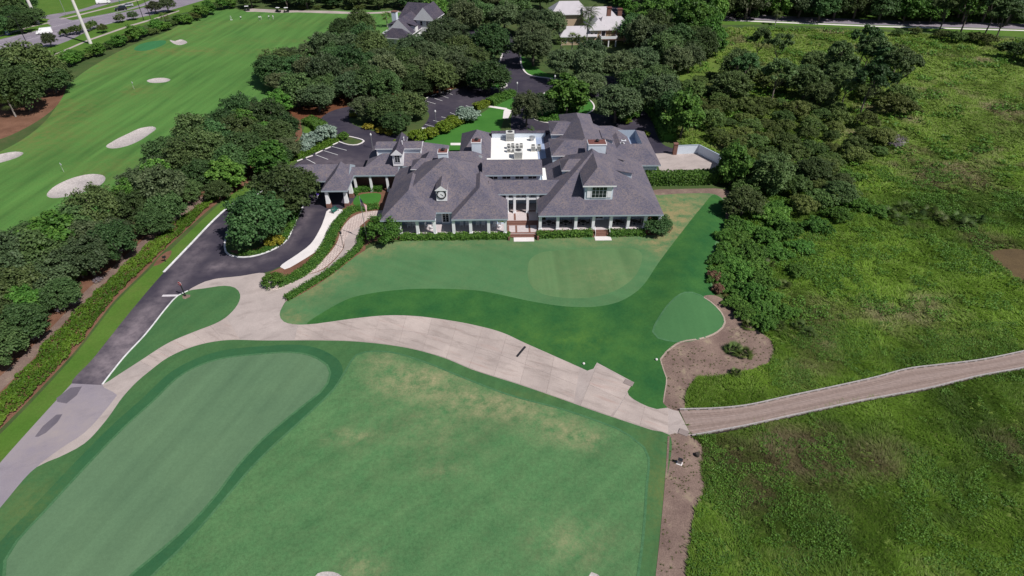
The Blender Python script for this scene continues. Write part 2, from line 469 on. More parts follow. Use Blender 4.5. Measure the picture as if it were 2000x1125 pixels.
# left belt: bare litter, ground-cover bed, mulch edge, verge
reg('leaf_litter', 'mulch', [(-120, 500), (60, 470), (200, 440), (330, 370), (450, 280), (560, 200), (590, 260), (560, 330), (470, 380), (410, 388), (330, 447), (256, 507), (199, 560), (119, 640), (68, 700), (0, 772), (-120, 890)], 2.5)
reg('leaf_litter', 'bare_soil', [(118, 640), (75, 690), (0, 765), (-40, 800), (-40, 770), (0, 735), (60, 680), (110, 630), (160, 575), (205, 535), (255, 490), (330, 425), (385, 385), (412, 386), (330, 447), (256, 507), (199, 560)], 1.5)
reg('verge', 'verge_turf', [(-120, 960), (0, 848), (83, 763), (153, 685), (193, 633), (227, 590), (284, 534), (327, 494), (420, 406), (455, 378), (540, 330), (560, 345), (470, 395), (430, 425), (320, 540), (256, 612), (207, 668), (140, 757), (0, 915), (-120, 1050)], 1.2)
reg('planting_bed', 'mulch', [(-120, 945), (0, 838), (83, 755), (150, 682), (190, 630), (225, 586), (282, 530), (318, 492), (415, 404), (450, 378), (440, 372), (410, 386), (327, 447), (256, 507), (199, 558), (119, 638), (68, 698), (0, 765), (-120, 880)], 1.2)
reg('planting_bed', 'mulch', [(318, 496), (334, 489), (330, 503), (310, 517), (300, 520)], .6)
# woodland floor around the clubhouse
reg('pine_straw_bed', 'pine_straw', [(560, 215), (600, 205), (660, 185), (700, 172), (780, 160), (880, 150), (900, 165), (860, 182), (800, 195), (740, 205), (660, 225), (630, 240), (600, 238)], 2)
reg('back_lawn', 'back_turf', [(1010, 160), (1000, 128), (1014, 108), (1024, 112), (1060, 140), (1085, 150)], 1.5)
# asphalt
reg('drive', 'asphalt', [(200, 752), (140, 750), (182, 700), (256, 607), (320, 532), (420, 428), (470, 388), (540, 345), (590, 312), (700, 262), (780, 290), (770, 350), (700, 352), (668, 408), (642, 409), (634, 425), (627, 443), (606, 477), (580, 497), (547, 521), (515, 533), (470, 539), (418, 545), (400, 551), (367, 568), (348, 577), (327, 600), (284, 654), (242, 699)], 1.0)
reg('car_park', 'asphalt', [(580, 322), (662, 277), (645, 266), (622, 240), (645, 218), (690, 206), (745, 196), (800, 190), (860, 182), (900, 170), (930, 162), (960, 150), (975, 122), (981, 100), (974, 84), (960, 66), (990, 62), (1008, 92), (1017, 112), (1020, 132), (1035, 147), (1072, 153), (1130, 160), (1180, 148), (1240, 158), (1260, 185), (1200, 196), (1150, 190), (1130, 205), (1180, 225), (1240, 212), (1264, 222), (1300, 285), (1352, 297), (1352, 304), (1282, 304), (1250, 262), (1180, 300), (1040, 300), (1002, 262), (998, 235), (1003, 200), (995, 188), (955, 206), (905, 230), (830, 264), (790, 300), (700, 340), (590, 335)], 1.5)
reg('car_park', 'asphalt', [(896, 95), (902, 70), (925, 58), (942, 66), (945, 85), (930, 104), (905, 108)], 1.5)
reg('island', 'rough_grass', [(682, 232), (700, 222), (760, 205), (815, 208), (838, 222), (822, 250), (800, 262), (760, 262), (715, 252), (690, 243)], 1.2)
reg('island', 'back_turf', [(952, 166), (965, 160), (985, 162), (990, 168), (975, 173), (955, 171)], 1)
reg('island', 'back_turf', [(1058, 186), (1070, 180), (1110, 182), (1150, 195), (1160, 212), (1140, 226), (1105, 236), (1070, 240), (1045, 234), (1040, 226)], 1.2)
reg('back_lawn', 'back_turf', [(800, 300), (830, 272), (905, 242), (955, 212), (990, 192), (1002, 192), (1000, 210), (985, 232), (975, 262), (960, 300)], 1.2)
reg('garden_path', 'concrete_light', [(953, 209), (990, 215), (990, 211), (957, 206)], 1, True)
reg('garden_path', 'concrete_light', [(984, 216), (990, 212), (1000, 216), (992, 232), (982, 231)], 1, True)
reg('garden_path', 'concrete_light', [(880, 279), (905, 279), (905, 283.5), (880, 283.5)], 1, True)
reg('planting_bed', 'verge_turf', [(560, 330), (570, 318), (660, 279), (664, 275), (650, 267), (640, 250), (624, 242), (600, 244), (590, 262), (570, 300)], 1.2)
reg('planting_bed', 'rough_grass', [(652, 270), (664, 274), (690, 284), (706, 280), (710, 276), (694, 271), (672, 264), (655, 263)], .8)
reg('island', 'rough_grass', [(439, 482), (441, 492), (452, 500), (475, 503), (503, 499), (539, 485), (560, 469), (575, 438), (591, 405), (600, 380), (592, 356), (560, 352), (510, 375), (470, 410), (445, 452)], .8)
reg('planting_bed', 'mulch', [(448, 490), (475, 498), (503, 494), (536, 480), (553, 466), (545, 462), (500, 485), (470, 488)], .8)
# walks beside the drive
reg('planting_bed', 'mulch', [(510, 545), (547, 523), (591, 508), (622, 487), (637, 469), (647, 446), (658, 430), (668, 408), (690, 385), (700, 340), (770, 345), (765, 400), (745, 420), (720, 445), (712, 470), (712, 490), (690, 510), (640, 545), (580, 580), (555, 590), (540, 575)], 1.0)
reg('sidewalk', 'concrete_light', [(547, 521), (580, 497), (606, 477), (627, 443), (634, 425), (642, 409), (669, 409), (658, 430), (647, 446), (637, 469), (622, 487), (591, 508), (556, 526)], 1.0)
reg('porch_walk', 'asphalt', [(636, 360), (700, 356), (696, 385), (684, 400), (668, 408), (642, 408)], 1, True)
reg('lawn', 'back_turf', [(690, 398), (700, 381), (742, 378), (738, 398), (728, 404), (705, 405)], .8)
reg('service_lane', 'old_asphalt', [(-130, 1060), (0, 904), (140, 749), (140, 749), (200, 752), (200, 752), (262, 718), (275, 735), (268, 746), (240, 776), (207, 822), (165, 866), (115, 893), (72, 912), (0, 992), (-130, 1150)], 1.0)
PATH_TOP = [(200, 751), (231, 732), (273, 705), (330, 669), (384, 646), (420, 632), (441, 620), (464, 595), (469, 575), (459, 562), (439, 558), (400, 563), (367, 568), (400, 550), (418, 545), (470, 539), (515, 533), (530, 545), (560, 555), (591, 540), (632, 526), (671, 485), (673, 469), (686, 451), (701, 442),
            (705, 456), (700, 482), (670, 507), (629, 538), (580, 570), (560, 586), (551, 600), (546, 614), (554, 628), (582, 634), (633, 630), (690, 622), (753, 616), (810, 617), (867, 624), (923, 634), (980, 649), (1026, 670), (1132, 717), (1147, 724), (1159, 720), (1166, 708), (1166, 708)]
PATH_BOT = [(1237, 746), (1237, 746), (1224, 760), (1228, 772), (1250, 787), (1283, 799), (1305, 796), (1325, 802), (1325, 802), (1351, 852), (1351, 852), (1307, 849), (1274, 840), (1222, 823), (1162, 803), (1101, 781), (1011, 750), (923, 722), (867, 699), (793, 679), (696, 667), (639, 665), (525, 665), (434, 665), (380, 676), (330, 697), (293, 724), (268, 745), (240, 775), (220, 765)]
reg('cart_path', 'concrete', PATH_TOP + PATH_BOT, .8)
reg('cart_path', 'concrete', [(72, 912), (115, 893), (165, 866), (207, 822), (240, 776), (268, 746), (255, 740), (215, 790), (165, 845), (120, 875)], .8)
reg('paver_path', 'pavers', [(516, 563), (542, 559), (591, 534), (637, 501), (658, 474), (668, 446), (689, 423), (709, 415), (743, 411), (760, 412), (760, 424), (743, 423), (720, 428), (704, 441), (686, 453), (673, 470), (669, 486), (632, 524), (590, 541), (565, 556), (534, 567)], .8)
reg('lawn', 'lawn_turf', [(200, 751), (242, 698), (284, 653), (327, 599), (348, 576), (367, 568), (400, 563), (439, 558), (459, 562), (469, 575), (464, 595), (441, 620), (420, 632), (384, 646), (330, 669), (273, 705), (231, 732)], .8)
REG[-1] = ('lawn', 'frame_turf', REG[-1][2])
reg('tree_ring', 'bare_soil', [(356, 578), (364, 575), (372, 576), (371, 580), (362, 584), (357, 583)], .4)
# front lawns and greens
reg('front_lawn', 'lawn_turf', [(554, 628), (546, 614), (551, 600), (560, 587), (600, 568), (650, 535), (700, 497), (730, 480), (800, 470), (990, 465), (1190, 462), (1260, 455), (1280, 375), (1330, 372), (1395, 374), (1440, 378), (1440, 405), (1420, 440), (1395, 500), (1388, 540), (1395, 575), (1373, 582), (1330, 640), (1325, 668), (1300, 690), (1290, 702), (1295, 722), (1302, 740), (1298, 775), (1296, 788), (1305, 796), (1283, 799), (1250, 787), (1228, 772), (1224, 760), (1237, 746), (1237, 746), (1166, 708), (1166, 708), (1159, 720), (1147, 724), (1132, 717), (1026, 670), (980, 649), (923, 634), (867, 624), (810, 617), (753, 616), (690, 622), (633, 630), (582, 634)], .9)
reg('planting_bed', 'mulch', [(560, 588), (600, 568), (650, 535), (695, 500), (715, 480), (735, 470), (800, 468), (990, 464), (1260, 460), (1310, 452), (1315, 445), (1290, 420), (1270, 375), (1262, 372), (1262, 430), (1000, 450), (780, 455), (715, 455), (712, 490), (690, 497), (640, 532), (590, 565)], .9)
reg('bare_edge', 'bare_soil', [(1275, 372), (1330, 369), (1395, 368), (1425, 373), (1445, 392), (1440, 415), (1425, 432), (1412, 425), (1425, 402), (1398, 380), (1330, 378), (1280, 380)], .8)
reg('rough_bank', 'dark_turf', [(599, 633), (639, 605), (682, 583), (724, 573), (795, 565), (867, 564), (938, 568), (980, 576), (1041, 589), (1101, 598), (1162, 599), (1207, 590), (1240, 572), (1258, 555), (1285, 515), (1330, 455), (1370, 405), (1396, 380), (1412, 392), (1416, 430), (1395, 480), (1384, 530), (1390, 560), (1396, 576), (1373, 581), (1410, 612), (1415, 630), (1330, 664), (1325, 667), (1300, 690), (1290, 702), (1295, 722), (1302, 740), (1298, 775), (1296, 788), (1305, 796), (1283, 799), (1250, 787), (1228, 772), (1224, 760), (1237, 746), (1237, 746), (1166, 708), (1166, 708), (1159, 720), (1147, 724), (1132, 717), (1026, 670), (980, 649), (923, 634), (867, 624), (810, 617), (753, 616), (690, 622), (633, 630)], .8)
reg('practice_collar', 'lawn_turf', [(1020, 505), (1045, 484), (1100, 478), (1180, 477), (1255, 478), (1272, 490), (1270, 520), (1250, 550), (1205, 582), (1150, 592), (1090, 588), (1040, 575), (1018, 545)], .8)
reg('practice_green', 'practice_turf', [(1035, 508), (1055, 494), (1100, 488), (1170, 486), (1238, 486), (1252, 493), (1252, 515), (1238, 542), (1205, 566), (1160, 580), (1105, 582), (1055, 572), (1035, 553)], .7)
reg('small_green', 'small_green_turf', [(1338, 571), (1310, 590), (1282, 630), (1275, 648), (1285, 660), (1310, 666), (1335, 667), (1370, 660), (1402, 647), (1415, 630), (1408, 610), (1385, 588), (1360, 573)], .6)
reg('waste_area', 'bare_soil', [(1373, 580), (1397, 577), (1425, 592), (1455, 618), (1478, 645), (1503, 662), (1513, 690), (1500, 708), (1440, 730), (1400, 735), (1352, 746), (1340, 775), (1334, 803), (1326, 803), (1305, 797), (1295, 787), (1297, 770), (1302, 738), (1295, 720), (1289, 702), (1300, 688), (1325, 668), (1370, 661), (1402, 648), (1416, 630), (1409, 610), (1388, 589)], .6)
reg('waste_area', 'bare_soil', [(1307, 849), (1351, 852), (1366, 862), (1374, 895), (1372, 920), (1376, 950), (1366, 985), (1355, 1010), (1350, 1060), (1340, 1125), (1340, 1200), (1278, 1200), (1284, 1125), (1292, 1050), (1301, 950)], .6)
# foreground: rough frame, putting green with collar, fairway
reg('foreground_rough', 'frame_turf', [(-160, 1180), (0, 992), (72, 912), (115, 893), (165, 866), (207, 821), (240, 775), (268, 745), (293, 724), (330, 697), (380, 676), (434, 665), (525, 665), (639, 665), (696, 667), (793, 679), (867, 699), (923, 722), (1011, 750), (1101, 781), (1162, 803), (1222, 823), (1274, 840), (1307, 849), (1301, 950), (1292, 1050), (1284, 1125), (1278, 1200), (1270, 1350), (-160, 1350)], .9)
reg('putting_green', 'putting_turf', [(8, 1125), (10, 1094), (33, 1057), (83, 1003), (136, 945), (198, 879), (248, 829), (298, 784), (351, 734), (393, 712), (438, 699), (500, 692), (568, 688), (599, 692), (622, 701), (639, 713), (645, 728), (640, 748), (625, 767), (599, 787), (559, 819), (511, 860), (463, 912), (430, 957), (384, 1011), (330, 1061), (264, 1116), (200, 1170), (60, 1200), (10, 1160)], .7)
def offset(poly, d):
    P_ = np.asarray(poly); a = np.roll(P_, 3, 0); c = np.roll(P_, -3, 0); tt = c - a; tt /= np.linalg.norm(tt, axis=1, keepdims=True)
    area = np.sum(P_[:, 0] * np.roll(P_[:, 1], -1) - P_[:, 1] * np.roll(P_[:, 0], -1)); sg = 1 if area > 0 else -1
    return P_ + sg * d * np.stack([tt[:, 1], -tt[:, 0]], 1)
pg_ = REG.pop(); REG.append(('green_collar', 'collar_turf', offset(pg_[2], 1.75))); REG.append(pg_)
reg('fairway', 'fairway_turf', [(696, 693), (676, 722), (653, 759), (622, 790), (582, 827), (551, 855), (496, 908), (446, 966), (397, 1023), (351, 1073), (305, 1117), (230, 1200), (200, 1350), (1225, 1350), (1238, 1200), (1246, 1125), (1256, 1050), (1263, 950), (1267, 895), (1258, 874), (1240, 859), (1216, 842), (1177, 826), (1101, 800), (1000, 773), (909, 739), (838, 710), (775, 690), (747, 686), (715, 687)], .8)
reg('sand_bunker', 'bunker_sand', [(612, 1130), (620, 1120), (640, 1116), (660, 1120), (672, 1132), (665, 1150), (630, 1155)], .4)
reg('mud_flat', 'mud', [(1930, 497), (1955, 487), (2000, 488), (2060, 515), (2040, 545), (1990, 548), (1965, 530), (1945, 512)], 1)
reg('sand_bunker', 'bunker_sand', [(1148, 1128), (1155, 1117), (1168, 1122), (1180, 1140), (1165, 1150)], .4)
# service yard
reg('service_yard', 'concrete', [(1276, 300), (1345, 297), (1362, 284), (1408, 310), (1400, 334), (1290, 336)], 1, True)

# dryness / wear on the ground, in plan
def blob(x, y, px, py, r, a=1.0, ry=None):
    cx, cy = gp(px, py); return a * np.exp(-((x - cx) / r) ** 2 - ((y - cy) / (ry or r)) ** 2)
def dryness(name, mat, x, y):
    d = np.zeros_like(x)
    if mat == 'fairway_turf':
        for px, py, r, a, ry in ((745, 705, 3, .9, 1.8), (790, 745, 4.5, 1.2, 2.6), (850, 740, 5, .95, 2.4), (930, 780, 6, .9, 2.2), (1020, 800, 6, .9, 2.0),
                                 (1100, 840, 4, 1.0, 1.8), (1145, 860, 2.2, 1.0, 1.2), (660, 860, 2.0, 1.0, .7), (700, 855, 2, .9, .8), (860, 912, 2, .9, .8), (700, 1105, 2.0, .9, 1.2), (1120, 1060, 4, .7, 2.5), (850, 830, 8, .35, 5)):
            d += blob(x, y, px, py, r, a, ry)
        d += .10
    elif mat == 'lawn_turf':
        for px, py, r, a, ry in ((600, 560, 4, .8, 3), (660, 530, 3, .9, 2), (720, 490, 4, .9, 2), (1330, 400, 7, 1.2, 6), (1300, 440, 5, 1.3, 5), (1290, 480, 3, .7, 4), (570, 620, 2, .8, 2), (850, 475, 14, .5, 1.6), (1150, 470, 14, .6, 1.8)):
            d += blob(x, y, px, py, r, a, ry)
        d += .08
    elif mat == 'range_turf':
        for px, py, r, a, ry in ((272, 180, 5, 1.2, 4), (200, 120, 12, .8, 20), (60, 270, 14, .9, 12), (110, 215, 12, .8, 10), (330, 60, 18, .7, 14), (440, 12, 12, .8, 6), (560, 80, 30, .45, 3), (420, 100, 26, .6, 3), (350, 98, 14, .7, 3), (700, 60, 10, .6, 3), (620, 50, 25, .5, 2.5), (640, 40, 25, .5, 2.5), (500, 45, 25, .4, 3), (230, 330, 8, .35, 6), (190, 330, 6, .4, 6)):
            d += blob(x, y, px, py, r, a, ry)
        d += .16
    elif mat == 'verge_turf': d += .35 * vnoise(x, y, 6, 3)
    elif mat in ('collar_turf', 'frame_turf'): d += .12 + blob(x, y, 1285, 950, 2.5, .8, 8) + blob(x, y, 60, 990, 4, .6, 4) + blob(x, y, 1020, 770, 12, .4, 1)
    elif mat == 'dark_turf': d += .30 * vnoise(x, y, 4, 9) + blob(x, y, 1050, 660, 6, .4, 3) + blob(x, y, 1150, 660, 5, .5, 4)
    elif mat == 'practice_turf': d += .15 + blob(x, y, 1180, 540, 5, .4, 4)
    elif mat == 'rough_grass': d += .6 * vnoise(x, y, 5, 8)
    elif mat == 'wet_ground': d += .7 * fbm(x, y, 14, 5)
    elif mat == 'asphalt' and name == 'drive':
        def line(pts, w, a):
            L = np.array([gp(*p) for p in pts]); return a * np.exp(-(seg_dist(x, y, L) / w) ** 2)
        d += blob(x, y, 215, 700, 7, .75, 9) + blob(x, y, 260, 640, 5, .3, 6)
        d += line([(205, 730), (300, 600), (345, 548), (400, 480)], 1.3, .75) + line([(340, 520), (420, 440)], 1.0, .4)
        d += line([(420, 520), (480, 520), (550, 492), (590, 440), (610, 405)], 1.0, .6) + line([(400, 530), (440, 512)], 1.2, .5)
    elif mat == 'asphalt':
        d += blob(x, y, 890, 205, 9, .8, 2.5) + blob(x, y, 660, 315, 8, .7, 3) + blob(x, y, 1260, 240, 3, .5, 5)
    elif mat == 'old_asphalt': d += blob(x, y, 110, 840, 6, .8, 5) + .2
    elif mat == 'concrete':
        def line(pts, w, a):
            L = np.array([gp(*p) for p in pts]); return a * np.exp(-(seg_dist(x, y, L) / w) ** 2)
        d += line([(600, 664), (800, 678), (1000, 742), (1200, 812)], .9, .55) + line([(880, 640), (1000, 672), (1130, 735), (1180, 745)], .8, .55) + line([(800, 625), (880, 640)], .6, .4)
    return np.clip(d, 0, 1.3)

# ------------------------------------------------------------------ one triangulation shared by every region
rng = np.random.default_rng(3)
def grid(x0, x1, y0, y1, s):
    gx, gy = np.meshgrid(np.arange(x0, x1, s), np.arange(y0, y1, s))
    return np.stack([gx.ravel(), gy.ravel()], 1) + rng.uniform(-.2, .2, (gx.size, 2)) * s
pts = [grid(-60, 62, 20, 104, 1.7)]
g = grid(-260, 260, 14, 330, 7.0); g = g[~((g[:, 0] > -60.8) & (g[:, 0] < 62.8) & (g[:, 1] > 19.2) & (g[:, 1] < 104.8))]; pts.append(g)
g = grid(-3000, 3000, -1500, 3200, 230.0); g = g[~((abs(g[:, 0]) < 280) & (g[:, 1] > -10) & (g[:, 1] < 350))]; pts.append(g)
for nm_, _, poly in REG:
    if nm_ == 'sand_bunker':
        g = grid(*poly.min(0)[[0]], *poly.max(0)[[0]], *poly.min(0)[[1]], *poly.max(0)[[1]], .6); pts.append(g[inside(g[:, 0], g[:, 1], poly)])
pts = np.concatenate(pts)
allv = [Vector(p) for p in pts]; edges = []
for _, _, poly in REG:
    b0 = len(allv); n = len(poly)
    allv += [Vector(p) for p in poly]
    edges += [(b0 + i, b0 + (i + 1) % n) for i in range(n)]
cv, ce, cf, _, _, _ = delaunay_2d_cdt(allv, edges, [], 0, 1e-3)
CV = np.array([(p.x, p.y) for p in cv]); CF = np.array([f[:3] for f in cf])
cen = CV[CF].mean(1)
own = np.full(len(CF), -1)
for i, (_, _, poly) in enumerate(REG):
    own[inside(cen[:, 0], cen[:, 1], poly)] = i
Zl = land(CV[:, 0], CV[:, 1])
groups = {}
for i, (nm, mt, _) in enumerate(REG): groups.setdefault((nm, mt), []).append(i)
def ground_part(name, mat, mask):
    F_ = CF[mask]
    if not len(F_): return
    a, bq, c = CV[F_[:, 0]], CV[F_[:, 1]], CV[F_[:, 2]]
    area = (bq[:, 0] - a[:, 0]) * (c[:, 1] - a[:, 1]) - (bq[:, 1] - a[:, 1]) * (c[:, 0] - a[:, 0])
    F_ = np.where((area < 0)[:, None], F_[:, ::-1], F_)
    idx, inv = np.unique(F_, return_inverse=True)
    x, y = CV[idx, 0], CV[idx, 1]; z = Zl[idx].copy()
    if name == 'sand_bunker':
        dd = np.min([seg_dist(x, y, np.vstack([p_, p_[:1]])) for n_, _, p_ in REG if n_ == name], axis=0)
        z = z - .55 * (1 - np.exp(-dd / .9))
    me = mesh_np(name, np.stack([x, y, z], 1), inv.reshape(-1, 3), 3, [MAT[mat]], {'dry': dryness(name, mat, x, y)}, smooth=True)
    return tag(link(name, me), kind='structure')
ground_part('ground', 'rough_grass', own == -1)
for (nm, mt), ids in groups.items():
    ground_part(nm, mt, np.isin(own, ids))

# ------------------------------------------------------------------ kerbs, painted lines, joints
def ribbon(name, pts, w, z0, z1, mat, closed=False, step=1.0, parent=None, world=False, smooth=True, kind='structure'):
    """a raised strip of width w following pts (px unless world)."""
    L = [p if world else gp(*p) for p in pts]
    L = catmull(L, closed, step) if smooth else np.array(L, float)
    n = len(L); V = []; Fs = []
    for i in range(n):
        a = L[(i - 1) % n] if (closed or i > 0) else L[i]; c = L[(i + 1) % n] if (closed or i < n - 1) else L[i]
        d = c - a; d = d / (np.hypot(*d) + 1e-9); nx, ny = -d[1] * w / 2, d[0] * w / 2
        for s in (1, -1):
            x, y = L[i][0] + s * nx, L[i][1] + s * ny
            h = float(land(x, y)); V += [(x, y, h + z0), (x, y, h + z1)]
    for i in range(n if closed else n - 1):
        a, c = i * 4, ((i + 1) % n) * 4
        Fs += [(a + 1, a + 3, c + 3, c + 1), (a, a + 1, c + 1, c), (a + 2, c + 2, c + 3, a + 3)]
    if not closed: Fs += [(0, 2, 3, 1), (4 * n - 4, 4 * n - 3, 4 * n - 1, 4 * n - 2)]
    mb = MB(); mb.add(V, Fs)
    o = mb.build(name, [MAT[mat]], parent)
    if kind and not parent: tag(o, kind=kind)
    return o
ribbon('kerb', [(320, 532), (370, 480), (420, 428), (445, 406), (480, 384)], .35, -.1, .13, 'white_paint')
ribbon('kerb', [(200, 751), (242, 698), (284, 653), (327, 599), (348, 577), (367, 568)], .22, -.1, .06, 'white_paint')
ribbon('kerb', [(439, 482), (441, 492), (452, 500), (475, 503), (503, 499), (539, 485), (560, 469), (575, 438), (591, 405), (600, 380), (592, 356), (560, 352), (510, 375), (470, 410), (445, 452)], .3, -.1, .13, 'white_paint', closed=True)
ribbon('kerb', [(1017, 108), (1020, 132), (1035, 147), (1072, 153), (1100, 156)], .55, -.1, .14, 'concrete_light')
ribbon('kerb', [(974, 84), (981, 100), (975, 122), (968, 132)], .5, -.1, .14, 'concrete_light')
ribbon('kerb', [(952, 166), (965, 160), (985, 162), (990, 168), (975, 173), (955, 171)], .4, -.1, .14, 'concrete_light', closed=True)
ribbon('kerb', [(1058, 186), (1070, 180), (1110, 182), (1150, 195), (1160, 212), (1140, 226), (1105, 236), (1070, 240), (1045, 234), (1040, 226)], .4, -.1, .14, 'concrete_light', closed=True)
ribbon('kerb', [(662, 277), (680, 283), (698, 283), (711, 276), (700, 271), (682, 267)], .35, -.1, .14, 'concrete_light')
ribbon('kerb', [(690, 206), (720, 198), (745, 192)], .4, -.1, .14, 'concrete_light')
for a, c in (((0, 96), (100, 64)),):
    pass
def stall(name, a, c, w=.14, mat='white_paint'):
    return ribbon(name, [a, c], w, .002, .008, mat, smooth=False)
# parking stalls: painted lines and wheel stops
for (a, c) in (((598, 310), (616, 319.5)), ((616, 302), (641, 311.5)), ((632, 294), (660, 302.5)), ((648, 286), (677, 293.5))):
    stall('parking_line', a, c)
for (a, c) in (((831, 197), (851, 203)), ((840, 189), (864, 197)), ((855, 184), (876, 191.5)), ((870, 179.5), (884, 185)), ((830, 243), (847, 247)), ((846, 235), (862, 239)), ((862, 228), (878, 232)), ((879, 220), (893, 225)), ((896, 213), (908, 218)), ((910, 206), (922, 210)), ((928, 200), (940, 204)), ((953, 191), (962, 189)), ((953, 197), (962, 196))):
    stall('parking_line', a, c)
for k, (a, c) in enumerate((((580, 315), (591, 311)), ((597, 308.5), (611, 304)), ((616, 300.5), (630, 294)), ((635, 291.5), (646, 287)), ((650, 283), (660, 278.5)), ((829, 193), (838, 189.5)), ((843, 187.5), (852, 184)), ((856, 183), (867, 179)), ((873, 177), (881, 175)))):
    wa, wc = gp(*a), gp(*c); mb = MB()
    mx, my = (wa[0] + wc[0]) / 2, (wa[1] + wc[1]) / 2
    an = math.atan2(wc[1] - wa[1], wc[0] - wa[0]); L = math.hypot(wc[0] - wa[0], wc[1] - wa[1])
    mb.frust((0, 0, 0), (L, .26), (L - .06, .16), .14)
    o = mb.build('wheel_stop', [MAT['concrete_light']]); o.location = (mx, my, 0); o.rotation_euler = (0, 0, an)
    tag(o, 'pale concrete wheel stop at the head of a parking bay', 'wheel stop', 'wheel stops in the car park')
ribbon('accessible_marking', [(822, 251), (836, 253)], 1.6, .002, .008, 'white_paint', smooth=False)
# stop bar, lane lines on the main road, median
ribbon('stop_line', [(317, 577.5), (346, 577)], .5, .003, .009, 'faded_paint', smooth=False)
for pts in ([(-40, 92), (0, 80), (70, 62), (140, 43), (240, 22), (330, -6)], [(-40, 108), (0, 94), (100, 66.5), (180, 52), (310, 23)]):
    ribbon('lane_line', pts, .16, .003, .009, 'faded_paint', step=6)
for i in range(12):
    t0 = i / 12; x0 = -30 + 330 * t0; y0 = 97 - 80 * t0
    ribbon('lane_dash', [(x0, y0 - 3), (x0 + 9, y0 - 5.4)], .16, .003, .009, 'faded_paint', smooth=False)

for nm_ in ('putting_green', 'fairway', 'small_green'):
    for n_, m_, poly in REG:
        if n_ == nm_: ribbon('mowing_fringe', [tuple(p) for p in poly[::2]], .30, -.05, .02, 'fringe_turf', closed=True, world=True, smooth=False)

ribbon('sand_edge', [(1375, 581), (1388, 589), (1409, 610), (1416, 630), (1402, 648), (1370, 661), (1330, 668), (1302, 687), (1290, 702)], .26, -.05, .025, 'pale_soil')
ribbon('sand_edge', [(1290, 702), (1296, 722), (1302, 738), (1298, 770), (1296, 786)], .16, -.05, .02, 'pale_soil')
ribbon('sand_edge', [(1306, 852), (1300, 950), (1291, 1050), (1283, 1125), (1278, 1180)], .25, -.05, .03, 'bare_soil')
# ------------------------------------------------------------------ building materials
def shingles(name, cs):
    m, t, b = new_mat(name)
    v = coords(t)
    vo = t.nodes.new('ShaderNodeTexVoronoi'); vo.inputs['Scale'].default_value = 5.2
    t.links.new(coords(t, (1, 1, 1.4)), vo.inputs['Vector'])
    sep = t.nodes.new('ShaderNodeSeparateColor'); t.links.new(vo.outputs['Color'], sep.inputs[0])
    col = ramp(t, sep.outputs[0], [(0, cs[0]), (.35, cs[1]), (.7, cs[2]), (.95, cs[3])])
    col = mix(t, 1.0, col, ramp(t, noise(t, v, .35, 4), [(.3, (.80, .82, .90)), (.7, (1.18, 1.12, 1.06))]), 'MULTIPLY')
    t.links.new(col, b.inputs['Base Color']); b.inputs['Roughness'].default_value = .9; b.inputs['Specular IOR Level'].default_value = .15
    bump(t, b, sep.outputs[1], .35, .03)
    MAT[name] = m
shingles('shingle', ((.094, .089, .114), (.120, .112, .145), (.143, .127, .152), (.168, .144, .150)))
shingles('shingle_dark', ((.045, .042, .060), (.064, .058, .082), (.082, .072, .096), (.10, .088, .108)))
plain('trim_white', (.80, .79, .82), .5, var=.05)
plain('siding', (.40, .47, .56), .6, var=.06)
plain('trim_blue', (.36, .42, .48), .6, var=.06)
plain('siding_pale', (.60, .66, .74), .6, var=.05)
plain('siding_cream', (.70, .69, .72), .7, var=.06)
plain('tan_wall', (.50, .38, .27), .8, var=.06)
plain('brick_red', (.19, .095, .075), .9, var=.3, scale=9)
plain('membrane_white', (.82, .80, .77), .5, var=.06, scale=.6)
plain('membrane_grey', (.30, .36, .50), .6, var=.12, scale=.8)
plain('copper_brown', (.16, .065, .055), .6, var=.2)
plain('unit_metal', (.58, .58, .56), .5, var=.1)
plain('unit_dark', (.06, .06, .065), .6)
plain('steel', (.45, .46, .48), .35, .6)
plain('porch_floor', (.50, .44, .45), .7, var=.08)
plain('terrace_floor', (.52, .45, .45), .7, var=.08)
plain('dark_iron', (.02, .02, .024), .5)
plain('pale_metal_roof', (.47, .44, .47), .45, var=.05, scale=.5)
m, t, b = new_mat('glass_dark'); b.inputs['Base Color'].default_value = (.012, .016, .022, 1); b.inputs['Roughness'].default_value = .08
b.inputs['Specular IOR Level'].default_value = .6; MAT['glass_dark'] = m
M_ = MAT

